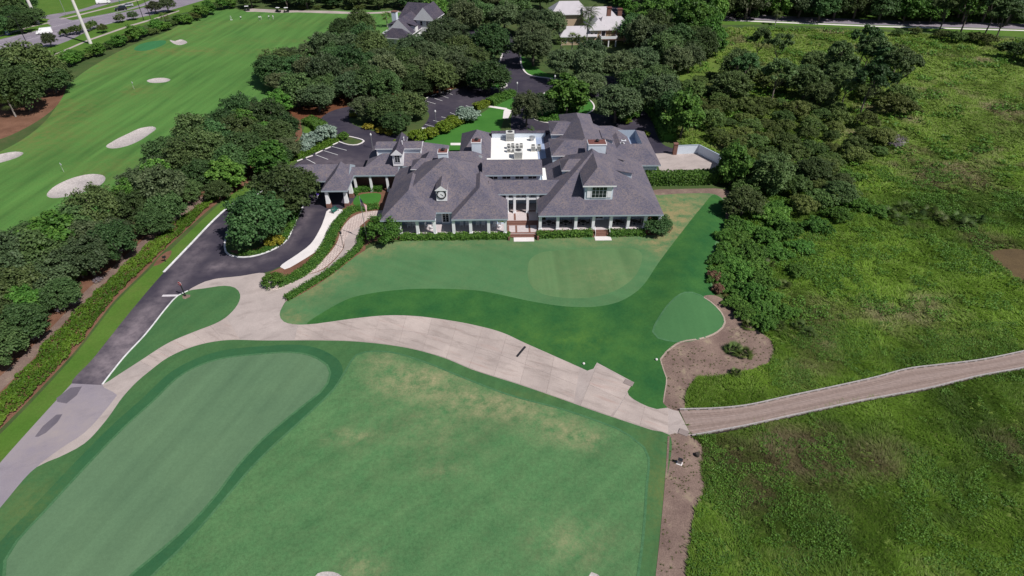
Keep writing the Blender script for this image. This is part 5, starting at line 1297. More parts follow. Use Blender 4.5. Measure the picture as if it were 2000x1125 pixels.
def rail(name, E, side, w, z0, z1, mat, sh=0.0):
    V = []; Fs = []
    for i in range(nu + 1):
        p = E(i / nu); q = E(min(1, i / nu + .005)); q0 = E(max(0, i / nu - .005)); d = q - q0; d /= np.hypot(*d); nn = np.array([-d[1], d[0]])
        for s_, z in ((-.5, z0), (-.5, z1), (.5, z1), (.5, z0)):
            r_ = p + nn * (w * s_ + side * sh); V.append((r_[0] - bo[0], r_[1] - bo[1], z))
    for i in range(nu):
        a, c = 4 * i, 4 * i + 4
        for k in range(4): Fs.append((a + k, a + (k + 1) % 4, c + (k + 1) % 4, c + k))
    Fs += [(0, 1, 2, 3), (4 * nu + 3, 4 * nu + 2, 4 * nu + 1, 4 * nu)]
    mb = MB(); mb.add(V, Fs); return mb.build(name, [MAT[mat]], bw)
rail('kerb_rail', BT, 1, .16, .16, .30, 'weathered_wood'); rail('kerb_rail', BB, -1, .16, .16, .30, 'weathered_wood')
rail('edge_beam', BT, 1, .14, -.36, -.07, 'dark_wood'); rail('edge_beam', BB, -1, .14, -.36, -.07, 'dark_wood')
blk = MB(); blk.box(-.25, .25, -.08, .08, 0, .155); blk = blk.mesh('kerb_block', [MAT['weathered_wood']])
pil = MB(); pil.tube([(0, 0, -1.6), (0, 0, -.05)], .14, 8); pil = pil.mesh('pile', [MAT['dark_wood']])
for E_ in (BT, BB):
    nb = int(E_.L / 1.6)
    for i in range(nb):
        u = (i + .5) / nb; p = E_(u); q = E_(min(1, u + .01)); o = link('kerb_block', blk, bw, (p[0] - bo[0], p[1] - bo[1], 0)); o.rotation_euler = (0, 0, math.atan2(q[1] - p[1], q[0] - p[0]))
    for i in range(int(E_.L / 3.2)):
        p = E_((i + .5) / int(E_.L / 3.2)); c_ = BT((i + .5) / int(E_.L / 3.2)) * .5 + BB((i + .5) / int(E_.L / 3.2)) * .5; p = p + (c_ - p) * .12
        link('pile', pil, bw, (p[0] - bo[0], p[1] - bo[1], -.3))

# ------------------------------------------------------------------ wetland grass
m, t, b = new_mat('marsh_blade')
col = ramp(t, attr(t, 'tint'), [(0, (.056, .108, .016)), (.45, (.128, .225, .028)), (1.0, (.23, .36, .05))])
col = mix(t, 1.0, col, (1.0, 1.06, .9), 'MULTIPLY')
col = mix(t, attr(t, 'dry'), col, ramp(t, attr(t, 'tint'), [(0, (.12, .09, .05)), (.5, (.25, .20, .115)), (1, (.38, .33, .20))]))
t.links.new(col, b.inputs['Base Color']); b.inputs['Roughness'].default_value = .6; b.inputs['Specular IOR Level'].default_value = .15
tr = t.nodes.new('ShaderNodeBsdfTranslucent'); mx = t.nodes.new('ShaderNodeMixShader'); mx.inputs[0].default_value = .4
t.links.new(col, tr.inputs['Color']); t.links.new(b.outputs[0], mx.inputs[1]); t.links.new(tr.outputs[0], mx.inputs[2]); t.links.new(mx.outputs[0], t.nodes['Material Output'].inputs['Surface'])
MAT['marsh_blade'] = m
WET = [poly for nm, mt, poly in REG if nm == 'wetland'][0]
HOLES = [poly for nm, mt, poly in REG if nm in ('waste_area', 'mud_flat', 'service_yard', 'far_road', 'small_green', 'cart_path', 'foreground_rough', 'rough_bank', 'front_lawn', 'bare_edge')]
dp = [tuple(BT(u)) for u in np.linspace(0, 1, 40)] + [tuple(BB(u)) for u in np.linspace(1, 0, 40)]
HOLES.append(np.array(dp))
def blobs(x, y, L):
    s = np.zeros_like(x)
    for px, py, r, a in L:
        cx, cy = gp(px, py); s += a * np.exp(-((x - cx) ** 2 + (y - cy) ** 2) / r ** 2)
    return s
def marsh_fields(x, y):
    green = .44 + 1.25 * (fbm(x, y, 12, 61, 4) - .5) + .55 * (fbm(x, y, 2.6, 62, 2) - .5)
    green += blobs(x, y, [(1680, 560, 13, .36), (1760, 520, 12, .28), (1600, 520, 8, .25), (1660, 350, 9, .3), (1850, 600, 12, .18), (1600, 700, 5, .2)])
    green -= blobs(x, y, [(1600, 620, 4.5, .3), (1560, 680, 5, .3), (1900, 430, 14, .3), (1850, 400, 10, .25), (1640, 330, 5, .3), (1480, 950, 6, .25), (1700, 900, 7, .25), (1850, 960, 6, .3), (1560, 1060, 5, .3), (1900, 820, 6, .25)])
    dry = np.clip(3.0 * (fbm(x, y, 9, 71, 4) - .55), 0, .75)
    dry += blobs(x, y, [(1580, 600, 4, .4), (1590, 640, 4, .35), (1540, 870, 4, .35), (1600, 930, 5, .35), (1560, 740, 3, .4), (1850, 650, 8, .2), (1480, 960, 2.5, .7), (1520, 880, 2, .4)])
    far = sstep(100, 150, y)
    green = green + .30 * far; dry = dry + .20 * far * (.6 + .8 * (fbm(x, y, 22, 77, 3)))
    return np.clip(green, .02, .95), np.clip(dry, 0, .9)
def marsh(name, y0, y1, x0, x1, dens, blades, hgt, wid, seed):
    rs = np.random.default_rng(seed)
    mct = int((x1 - x0) * (y1 - y0) * dens); x, y = rs.uniform(x0, x1, mct), rs.uniform(y0, y1, mct)
    k = inside(x, y, WET) & (np.abs(x) < (y * .793 + 40) * .92 + 24)
    for h_ in HOLES: k &= ~inside(x, y, h_)
    cl = fbm(x, y, 1.7, seed + 3, 2); k &= rs.random(mct) < .35 + 1.1 * cl
    x, y = x[k], y[k]; n = len(x)
    g, d = marsh_fields(x, y)
    lean = fbm(x, y, 6, 81, 2) * 12.0; la = .25 + .7 * fbm(x, y, 4, 83, 2)
    hs = hgt * (.55 + .9 * fbm(x, y, 3.0, 85, 3)) * rs.uniform(.7, 1.2, n)
    X = np.repeat(x, blades); Y = np.repeat(y, blades); nb = n * blades
    a = rs.uniform(0, 6.283, nb); ll = np.repeat(lean, blades); lm = np.repeat(la, blades)
    dx = np.cos(a) * .8 + np.cos(ll) * lm; dy = np.sin(a) * .8 + np.sin(ll) * lm
    H_ = np.repeat(hs, blades) * rs.uniform(.6, 1.15, nb)
    bx = X + rs.normal(0, .10, nb) * wid / .05 * .5; by = Y + rs.normal(0, .10, nb) * wid / .05 * .5
    bz = land(bx, by) - .02
    w_ = wid * 1.25 * rs.uniform(.6, 1.4, nb); px_, py_ = -np.sin(a) * w_, np.cos(a) * w_
    V = np.stack([np.stack([bx - px_, by - py_, bz], 1), np.stack([bx + px_, by + py_, bz], 1),
                  np.stack([bx + dx * H_ * .9, by + dy * H_ * .9, bz + H_ * .52], 1)], 1).reshape(-1, 3)
    tint = np.clip(np.repeat(g, blades) + rs.normal(0, .12, nb), 0, 1); dr = np.clip(np.repeat(d, blades) + rs.normal(0, .14, nb), 0, 1)
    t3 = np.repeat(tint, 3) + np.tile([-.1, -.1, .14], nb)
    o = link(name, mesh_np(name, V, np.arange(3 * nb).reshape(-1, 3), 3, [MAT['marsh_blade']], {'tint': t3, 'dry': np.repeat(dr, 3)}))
    return tag(o, kind='stuff')
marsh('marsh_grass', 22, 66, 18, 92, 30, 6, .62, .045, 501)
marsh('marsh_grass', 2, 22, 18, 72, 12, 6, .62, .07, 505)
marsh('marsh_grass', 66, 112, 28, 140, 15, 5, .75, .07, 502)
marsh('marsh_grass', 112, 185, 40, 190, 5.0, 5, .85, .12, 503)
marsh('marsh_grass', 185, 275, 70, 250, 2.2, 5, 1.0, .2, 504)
def herbs(name, y0, y1, x0, x1, dens, thr, lf, seed, hh=.5):
    rs = np.random.default_rng(seed); mct = int((x1 - x0) * (y1 - y0) * dens)
    x, y = rs.uniform(x0, x1, mct), rs.uniform(y0, y1, mct)
    k = inside(x, y, WET)
    for h_ in HOLES: k &= ~inside(x, y, h_)
    f = fbm(x, y, 5, seed, 4); f2 = fbm(x, y, 1.2, seed + 9, 2); k &= (f + .35 * (f2 - .5)) > thr
    x, y, f, f2 = x[k], y[k], f[k], f2[k]; n = len(x)
    g, d = marsh_fields(x, y)
    z = land(x, y) + hh * (.3 + f2) * rs.uniform(.5, 1, n)
    V, F_ = quads(np.stack([x, y, z], 1), np.stack([np.zeros(n), np.zeros(n), np.ones(n)], 1) + rs.normal(0, .55, (n, 3)), lf * rs.uniform(.6, 1.4, n), rs)
    tint = np.clip(.3 + .8 * (f2 - .3) + rs.normal(0, .14, n), 0, 1)
    o = link(name, mesh_np(name, V, F_, 4, [MAT['marsh_herb']], {'tint': np.repeat(tint, 4)})); return tag(o, kind='stuff')
leafmat('marsh_herb', (.036, .090, .014), (.086, .190, .026), (.16, .30, .045), rvar=.02, hvar=0)
herbs('marsh_herbs', 22, 70, 18, 80, 60, .53, .125, 601)
herbs('marsh_herbs', 70, 125, 28, 125, 30, .55, .2, 602, .8)
herbs('marsh_herbs', 125, 250, 45, 230, 5, .63, .5, 603, 1.2)
# sparse sprouts on bare soil
SOIL = [poly for nm, mt, poly in REG if nm == 'waste_area']
Vs = []; ts = []
rs = np.random.default_rng(8)
for P_ in SOIL:
    x0, y0 = P_.min(0); x1, y1 = P_.max(0); n = int((x1 - x0) * (y1 - y0) * 1.7)
    x, y = rs.uniform(x0, x1, n), rs.uniform(max(y0, 22), y1, n); k = inside(x, y, P_) & (fbm(x, y, 5, 3, 2) > .38); x, y = x[k], y[k]
    for xx, yy in zip(x, y):
        zz = float(land(xx, yy))
        for _ in range(7):
            a = rs.uniform(0, 6.28); r_ = rs.uniform(.08, .24); w_ = .03
            Vs += [(xx - math.sin(a) * w_, yy + math.cos(a) * w_, zz), (xx + math.sin(a) * w_, yy - math.cos(a) * w_, zz), (xx + math.cos(a) * r_, yy + math.sin(a) * r_, zz + rs.uniform(.05, .22))]; ts += [.15] * 3
tag(link('soil_sprouts', mesh_np('soil_sprouts', np.array(Vs), np.arange(len(Vs)).reshape(-1, 3), 3, [MAT['marsh_blade']], {'tint': np.array(ts), 'dry': np.full(len(ts), .45)})), kind='stuff')

# ------------------------------------------------------------------ palms and palmettos
def frond_crown(n, L, droop, seed, z, mat='palm_leaf', fan=False, lw=.16):
    rs = random.Random(seed); V = []; F_ = []; T_ = []
    for k in range(n):
        a = rs.uniform(0, 6.283); el = rs.uniform(-.35, 1.15); Lk = L * rs.uniform(.8, 1.1); tt = rs.uniform(.2, .8)
        d = Vector((math.cos(a), math.sin(a), 0)); side = Vector((-math.sin(a), math.cos(a), 0)); p = Vector((0, 0, z)); pts = []
        for i in range(7):
            e = el - droop * (i / 6) ** 1.3; pts.append(p.copy()); p = p + (d * math.cos(e) + Vector((0, 0, math.sin(e)))) * Lk / 6
        if fan:
            c = pts[3]; ax = (pts[4] - pts[2]).normalized(); up = ax.cross(side)
            for j in range(13):
                b_ = -1.5 + 3.0 * j / 12; tip = c + (ax * math.cos(b_) + side * math.sin(b_)) * Lk * .5 - Vector((0, 0, .12 * Lk * abs(b_))); q = (ax * -math.sin(b_) + side * math.cos(b_)) * .07
                i0 = len(V); V += [c - q, c + q, tip]; F_.append((i0, i0 + 1, i0 + 2, i0 + 2)); T_ += [tt, tt, tt + .15]
            i0 = len(V); V += [pts[0] - side * .03, pts[0] + side * .03, c]; F_.append((i0, i0 + 1, i0 + 2, i0 + 2)); T_ += [tt] * 3
        else:
            for i in range(1, 6):
                w_ = Lk * .24 * (1 - abs(i - 3) / 5)
                for s_ in (1, -1):
                    for q in (0, .5):
                        c = pts[i].lerp(pts[i + 1], q) if i < 6 else pts[i]; i0 = len(V); dr = (pts[i + 1] - pts[i]).normalized() if i < 6 else d
                        V += [c, c + dr * lw, c + side * s_ * w_ + dr * w_ * .6 - Vector((0, 0, w_ * .35))]; F_.append((i0, i0 + 1, i0 + 2, i0 + 2)); T_ += [tt, tt, tt + .2]
    V = [tuple(p) for p in V]
    me = bpy.data.meshes.new('fronds'); me.from_pydata(V, [], [f[:3] for f in F_]); me.materials.append(MAT[mat])
    at = me.attributes.new('tint', 'FLOAT', 'POINT'); at.data.foreach_set('value', [min(1, max(0, q)) for q in T_]); return me
def palm(px, py, h, L, label, group=None, fan=True, seed=1, n=34, base=True, zt=None):
    """foot of the trunk at the given photo position (or the head, when base is False)."""
    x, y = gp(px, py) if base else gp(px, py, h)
    e = empty('palm_tree', (x, y, float(land(x, y))), 0, label, 'palm', group)
    mb = MB(); mb.tube([(0, 0, -.2), (.08, 0, h * .5), (0, .05, h)], [.24, .18, .2], 8); mb.build('trunk', [MAT['pale_bark']], e)
    link('fronds', frond_crown(n, L, 1.2 if fan else 1.0, seed, h, fan=fan), e)
palm(14, 196, 4.5, 3.6, 'big fan palm at the edge of the roadside mulch bed', seed=1, n=44, base=False)
palm(320, 32, 3.5, 2.6, 'fan palm among the bushes along the main road', seed=2, base=False)
palm(1150, 24, 9, 5.0, 'large date palm with arching fronds behind the pale-roofed house', fan=False, seed=3, n=70, base=False)
palm(1148, 47, 11, 3.2, 'tall thin palm in front of the pale metal roof', fan=False, seed=4, n=30, base=False)
for i, (px, py) in enumerate(((1118, 74), (1135, 78), (1096, 80))): palm(px, py, 5, 2.8, 'fan palm below the low wing of the pale-roofed house', 'fan palms by the pale-roofed house', seed=5 + i, base=False)
for i, (px, py) in enumerate(((1205, 55), (1222, 52))): palm(px, py, 5.5, 2.6, 'feather palm beside the balcony of the pale-roofed house', 'feather palms by the balcony', fan=False, seed=9 + i, n=26, base=False)
palm(754, 32, 4, 3.0, 'fan palm behind the chimney of the gabled cottage', seed=12, base=False)
palm(805, 12, 4, 3.0, 'fan palm behind the gabled cottage beside the cart track', seed=13, base=False)
palm(1519, 28, 4, 2.6, 'small fan palm standing beside the far road', seed=14, base=False)
palm(1045, 262, 2.0, 2.6, 'feathery palm beside the rear parapet of the clubhouse', fan=False, seed=15, n=30, base=False)
palm(1300, 58, 6, 2.6, 'slender palm in the wood right of the pale-roofed house', seed=16, fan=False, n=26, base=False)
def palmetto(px, py, L, label, group=None, seed=1, n=26):
    x, y = gp(px, py); e = empty('palmetto', (x, y, float(land(x, y))), 0, label, 'palmetto', group)
    mb = MB(); mb.tube([(0, 0, -.1), (.1, 0, .15), (.2, .05, .25)], [.12, .1, .06], 6); mb.build('stem', [MAT['bark']], e)
    link('fronds', frond_crown(n, L, .7, seed, .2, fan=True), e)
palmetto(1432, 686, 1.7, 'grey-green palmetto growing out of the bare soil by the small green', seed=21, n=34)
palmetto(1452, 694, 1.6, 'second palmetto of the pair on the bare soil', seed=22, n=30)
palmetto(1436, 730, 1.0, 'small palmetto at the marsh edge of the bare soil', seed=23)
palmetto(1462, 638, 1.4, 'palmetto at the upper edge of the bare soil', seed=24)
for i, (px, py) in enumerate(((1740, 420), (1765, 410), (1790, 425), (1815, 418), (1850, 440), (1870, 430), (1890, 445), (1905, 432), (1755, 435), (1835, 428))):
    palmetto(px, py, 2.2, 'palmetto in the grey-leaved patch out in the wetland', 'palmetto patch in the wetland', 30 + i, 26)
for i, (px, py) in enumerate(((1500, 520), (1530, 560), (1560, 640), (1580, 655), (1520, 640))):
    palmetto(px, py, 1.5, 'palmetto among the tall grass beyond the bare soil', 'palmettos beyond the bare soil', 50 + i, 22)
for i, (px, py, d) in enumerate(((1393, 545, 30), (1400, 570, 24))):
    bush(px, py, d, 1.4, 'reddish brown dry shrub at the foot of the bank', 'dry shrubs at the bank', 'dry_leaf', 'dry_shrub', .25, 270 + i, 1600)

# ------------------------------------------------------------------ service yard wall
P_ = [gp(*p) for p in ((1317, 301), (1362, 299), (1406, 322), (1402, 334))]
mb = MB()
yw = empty('yard_wall', (P_[0][0], P_[0][1], 0), 0, 'pale blue-grey screen wall around the concrete service yard', 'wall')
for (ax, ay), (cx, cy) in zip(P_[:-1], P_[1:]):
    mb = MB(); L_ = math.hypot(cx - ax, cy - ay); an = math.atan2(cy - ay, cx - ax)
    mb.cbox(((ax + cx) / 2, (ay + cy) / 2, 1.05), (L_ + .15, .2, 2.1), 0, an); w_ = mb.build('panel', [MAT['siding_pale']], yw, (P_[0][0], P_[0][1], 0))
    mb = MB(); mb.cbox(((ax + cx) / 2, (ay + cy) / 2, 2.15), (L_ + .2, .3, .1), 0, an); mb.build('coping', [MAT['trim_blue']], w_, (P_[0][0], P_[0][1], 0))
mb = MB(); mb.box(-.45, .45, -.45, .45, 0, 2.6); mb.box(-.55, .55, -.55, .55, 2.6, 2.75); mb.build('pier', [MAT['brick_red']], yw)

# ------------------------------------------------------------------ houses in the background
def house(name, x, y, rz, label):
    e = empty(name, (x, y, 0), rz, label, 'house')
    def pt(nm, mb, mats, parent=None): return mb.build(nm, [MAT[k] for k in mats], parent or e)
    def gable(nm, *a, mats=('shingle_dark', 'trim_white', 'siding_cream'), **k):
        mb = MB(); hip(mb, *a, mw=2, **k); return pt(nm, mb, mats)
    return e, pt, gable
def hwin(pt, x, y, z, w=.9, h=1.4):
    mb = MB(); mb.box(x - w / 2 - .12, x + w / 2 + .12, y - .08, y + .03, z - .12, z + h + .12); o = pt('window', mb, ('trim_white',))
    mb = MB(); mb.box(x - w / 2, x + w / 2, y - .11, y - .06, z, z + h / 2 - .03); pt('pane', mb, ('glass_dark',), o)
    mb = MB(); mb.box(x - w / 2, x + w / 2, y - .11, y - .06, z + h / 2 + .03, z + h); pt('pane', mb, ('glass_dark',), o)
hx, hy = gp(783, 83)
e, pt, gable = house('gabled_cottage', hx, hy, R(-14), 'white gabled cottage with dark shingle roofs and a pale chimney')
mb = MB(); mb.box(-4.3, 4.3, 0, 11, 0, 3.4); pt('wall', mb, ('siding_cream',))
gable('roof', -5.2, 5.2, -.6, 13, 3.4, 8.2, a=0, b=0)
gable('porch_roof', -6.2, 6.6, -4.6, -.5, 2.6, 5.6, ax='x', a=4.5, b=4.5)
mb = MB(); mb.box(-5.2, 5.6, -3.9, -.62, 0, 2.3); pt('porch_wall', mb, ('siding_cream',))
mb = MB(); mb.box(3.0, 10.0, 9, 19, 0, 6.4); pt('wall', mb, ('siding_cream',))
gable('roof', 2.4, 10.6, 8.4, 20, 6.4, 10.6, a=0, b=0)
gable('roof', -6, 6.5, 13, 21, 5.4, 10.4, ax='x', a=3, b=0)
mb = MB(); mb.box(-5.2, 4, 13.6, 20.4, 0, 5.3); pt('wall', mb, ('siding_cream',))
for x in (5.2, 7.6): hwin(pt, x, 8.98, 4.3)
hwin(pt, 7.4, 8.98, 1.2); hwin(pt, 0, -.02, 4.2, .8, 1.1)
mb = MB(); mb.box(-6.0, -4.2, 7.5, 9.3, 0, 8.6); ch = pt('chimney', mb, ('siding_pale',)); mb = MB(); mb.box(-6.1, -4.1, 7.4, 9.4, 8.6, 8.9); pt('chimney_top', mb, ('brick_red',), ch)
for y in (2.5, 6.0):
    mb = MB(); mb.box(-5.0, -2.0, y - 1.1, y + 1.1, 3.3, 5.4); d_ = pt('dormer', mb, ('siding_cream',)); mb = MB(); mb.prism([(-5.4, 5.42), (-1.2, 6.5), (-1.2, 6.65), (-5.4, 5.6)], 'y', y - 1.4, y + 1.4); pt('dormer_roof', mb, ('shingle_dark',), d_)
mb = MB(); mb.box(2.2, 5.2, 2.6, 5.2, 3.4, 5.4); d_ = pt('dormer', mb, ('siding_cream',)); mb = MB(); mb.prism([(5.5, 5.42), (1.2, 6.5), (1.2, 6.65), (5.5, 5.6)], 'y', 2.3, 5.5); pt('dormer_roof', mb, ('shingle_dark',), d_)
mb = MB()
for k in range(3): mb.box(-7.8, -5.3, .6 + k * 2.2, 1.0 + k * 2.2, 2.5, 2.7)
mb.box(-7.9, -7.6, -.4, 6.4, 2.3, 2.5); pt('pergola', mb, ('trim_white',))

hx, hy = gp(1150, 88)
e, pt, gable0 = house('pale_roofed_house', hx, hy, R(4), 'large tan house with pale metal hip roofs, balcony and brick chimneys')
e.scale = (.95, .95, .95); e.location.x += 1.8
def gable(nm, *a, **k): return gable0(nm, *a, mats=('pale_metal_roof', 'trim_white', 'tan_wall'), **k)
for bx_ in ((-12.5, -1.5, .5, 7, 0, 3.4), (-1.5, 4.5, .5, 12, 0, 5.6), (3.5, 15, 5, 14, 0, 4.4), (0, 12.5, 20, 29, 0, 5.0), (-13, 1, 24, 34, 0, 6.0)):
    mb = MB(); mb.box(*bx_); pt('wall', mb, ('tan_wall',))
gable('roof', -13.4, 1.0, -.4, 8, 3.4, 6.2, ax='x', a=3.0, b=0)
gable('roof', -2.2, 5.2, -.2, 13, 5.6, 8.6, a=3.4, b=2)
gable('roof', 2.6, 16, 4.2, 14.8, 4.5, 8.2, ax='x', a=2, b=4)
gable('roof', -1, 13.5, 19.2, 30, 5.1, 8.6, ax='x', a=0, b=4)
gable('roof', -14, 2.2, 23.2, 35, 6.1, 10.0, ax='x', a=4, b=4)
for x, y, h in ((8.5, 16.5, 9.8), (13.2, 17.5, 9.0)):
    mb = MB(); mb.box(x - .8, x + .8, y - .7, y + .7, 0, h); ch = pt('chimney', mb, ('brick_red',)); mb = MB(); mb.box(x - 1, x + 1, y - .9, y + .9, h, h + .25); pt('chimney_top', mb, ('copper_brown',), ch)
for x in (-1.0, .6): hwin(pt, x, .48, 2.6, .9, 1.8)
for x in (-11, -8.5, -6, -3.5): hwin(pt, x, .48, 1.0, .9, 1.4)
for x in (-11.5, -9.5): hwin(pt, x, 23.98, 3.2, 1.2, 1.8)
mb = MB(); mb.box(2.0, 8.2, -3.2, .48, 2.7, 2.95); bl = pt('balcony', mb, ('brick_red',))
for a_ in ((2.0, 2.12, -3.2, .45, 2.95, 3.9), (8.08, 8.2, -3.2, .45, 2.95, 3.9), (2.13, 8.07, -3.2, -3.08, 2.95, 3.9)):
    mb = MB(); mb.box(*a_); pt('parapet', mb, ('trim_white',), bl)
for x in (2.3, 5.1, 7.9): mb = MB(); mb.box(x - .2, x + .2, -3.0, -2.6, 0, 2.69); pt('post', mb, ('trim_white',), bl)
mb = MB(); mb.box(2.6, 4.4, .40, .52, 2.98, 5.2); dr = pt('balcony_door', mb, ('trim_white',)); mb = MB(); mb.box(2.8, 4.2, .36, .39, 3.2, 5.0); pt('pane', mb, ('glass_dark',), dr)
mb = MB(); mb.box(-1.9, 2.0, .30, .49, 5.0, 5.5); pt('fascia', mb, ('trim_white',))

# ------------------------------------------------------------------ vehicles
m, t, b = new_mat('car_glass'); b.inputs['Base Color'].default_value = (.015, .02, .028, 1); b.inputs['Roughness'].default_value = .05; MAT['car_glass'] = m
for nm, c in (('paint_white', (.80, .80, .80)), ('paint_black', (.012, .013, .018)), ('paint_silver', (.42, .44, .47)), ('paint_green', (.02, .13, .10)), ('paint_red', (.45, .02, .03)), ('paint_blue', (.03, .07, .38)), ('rubber', (.015, .015, .016)), ('lamp_white', (.8, .8, .78)), ('lamp_red', (.5, .02, .02))):
    plain(nm, c, .3 if 'paint' in nm else .6, var=.03, spec=.5)
def car(px, py, rz, kind, paint, label, name='parked_car', cat='car'):
    x, y = gp(px, py); e = empty(name, (x, y, .01), rz, label, cat)
    L_, W_, H_, hood, cab0, cab1, roof0, roof1 = {'sedan': (4.7, 1.8, 1.42, .92, -1.05, 1.9, -.1, 1.15), 'suv': (4.8, 1.9, 1.75, 1.08, -1.2, 2.3, -.5, 2.0), 'van': (5.6, 2.0, 2.1, 1.15, -1.95, 2.75, -1.2, 2.7)}[kind]
    a = L_ / 2
    prof = [(-a, .38), (-a + .05, .75), (-a + .25, hood - .1), (cab0, hood), (cab1, hood + .04), (a - .06, hood), (a, .7), (a - .03, .36)]
    mb = MB(); mb.prism(prof, 'y', -W_ / 2, W_ / 2); bd = mb.build('body', [MAT[paint]], e)
    mb = MB(); w0, w1 = W_ / 2 - .06, W_ / 2 - .22
    V = [(cab0, -w0, hood), (cab1, -w0, hood + .03), (cab1, w0, hood + .03), (cab0, w0, hood), (roof0, -w1, H_), (roof1, -w1, H_), (roof1, w1, H_), (roof0, w1, H_)]
    mb.add(V, [(3, 2, 1, 0), (4, 5, 6, 7), (0, 1, 5, 4), (1, 2, 6, 5), (2, 3, 7, 6), (3, 0, 4, 7)]); mb.build('cabin', [MAT['paint_white' if kind == 'van' else 'car_glass']], e)
    mb = MB(); mb.box(roof0 + .02, roof1 - .02, -w1 + .03, w1 - .03, H_ - .01, H_ + .05); mb.build('roof_panel', [MAT[paint]], e)
    mb = MB(); mb.add([(cab0 + .02, -w0 * .92, hood + .08), (cab0 + .02, w0 * .92, hood + .08), (roof0 - .06, w1 * .92, H_ - .08), (roof0 - .06, -w1 * .92, H_ - .08)], [(0, 1, 2, 3)]); mb.v = [(q[0] - .03, q[1], q[2] + .02) for q in mb.v]; mb.build('windscreen', [MAT['car_glass']], e)
    if kind == 'van':
        for s_ in (-1, 1):
            mb = MB(); mb.box(cab0 + .55, cab0 + 1.45, s_ * (w0 - .10) - .02, s_ * (w0 - .10) + .02, hood + .12, hood + .6); mb.build('side_window', [MAT['car_glass']], e)
    for sx in (-1, 1):
        for sy in (-1, 1):
            mb = MB(); n = 14
            mb.lathe((0, 0, 0), [(.33, -.11), (.35, -.06), (.35, .06), (.33, .11)], n); mb.v = [(sx * a * .62 + p[0], sy * (W_ / 2 - .1) + p[2], .34 + p[1]) for p in mb.v]; wh = mb.build('wheel', [MAT['rubber']], e)
            mb = MB(); mb.lathe((0, 0, 0), [(.19, -.125), (.19, .125)], 10); mb.v = [(sx * a * .62 + p[0], sy * (W_ / 2 - .1) + p[2], .34 + p[1]) for p in mb.v]; mb.build('rim', [MAT['steel']], wh)
    for sy in (-1, 1):
        mb = MB(); mb.cbox((-a + .06, sy * (W_ / 2 - .3), .68), (.1, .36, .14)); mb.build('headlight', [MAT['lamp_white']], e)
        mb = MB(); mb.cbox((a - .02, sy * (W_ / 2 - .28), .78), (.08, .3, .16)); mb.build('tail_light', [MAT['lamp_red']], e)
    return e
car(88, 66, R(31), 'van', 'paint_white', 'white panel van driving along the main road', 'white_van', 'van')
car(237, 20, R(31), 'suv', 'paint_black', 'black SUV on the main road ahead of the silver car', 'dark_suv')
car(250, 13, R(31), 'sedan', 'paint_silver', 'silver car on the main road close beside the black SUV', 'silver_car')
car(203, 7, R(200), 'van', 'paint_white', 'white box truck on the side road across the main road', 'white_truck', 'truck')
car(1203, 171, R(12), 'sedan', 'paint_black', 'black car parked in the shade behind the clubhouse')
car(870, 157, R(15), 'sedan', 'paint_silver', 'silver car half hidden under the oaks of the car park')
car(582, 383, R(105), 'sedan', 'paint_silver', 'silver car under the oak beside the porte-cochere')

def golf_cart(x, y, rz, label, group=None, body='paint_white', name='golf_cart'):
    e = empty(name, (x, y, .02), rz, label, 'golf cart', group)
    mb = MB(); mb.prism([(-1.15, .3), (-1.1, .62), (-.75, .8), (-.6, .42), (.1, .42), (.15, .72), (1.1, .75), (1.15, .32)], 'y', -.55, .55); mb.build('body', [MAT[body]], e)
    mb = MB(); mb.box(.1, .6, -.5, .5, .72, .86); mb.box(.52, .66, -.5, .5, .86, 1.25); mb.build('seat', [MAT['rubber']], e)
    mb = MB(); mb.box(-.75, .85, -.58, .58, 1.82, 1.9); mb.build('canopy', [MAT['trim_white']], e)
    for sx, sy in ((-.68, -.5), (-.68, .5), (.78, -.5), (.78, .5)):
        mb = MB(); mb.tube([(sx, sy, .6), (sx, sy, 1.83)], .025, 5); mb.build('roof_post', [MAT['dark_iron']], e)
    for sx in (-.75, .75):
        for sy in (-.5, .5):
            mb = MB(); mb.lathe((0, 0, 0), [(.2, -.09), (.22, -.05), (.22, .05), (.2, .09)], 12); mb.v = [(sx + p[0], sy + p[2], .22 + p[1]) for p in mb.v]; mb.build('wheel', [MAT['rubber']], e)
for px, py, r_, lb in ((483, 21, 20, 'golf cart parked at the end of the cart track'), (544, 24, 160, 'golf cart parked beside the middle of the track, left of another cart'), (560, 24, 20, 'golf cart parked close to the neighbouring cart on the pale pad')):
    x, y = gp(px, py); golf_cart(x, y, R(r_), lb, body='paint_black')

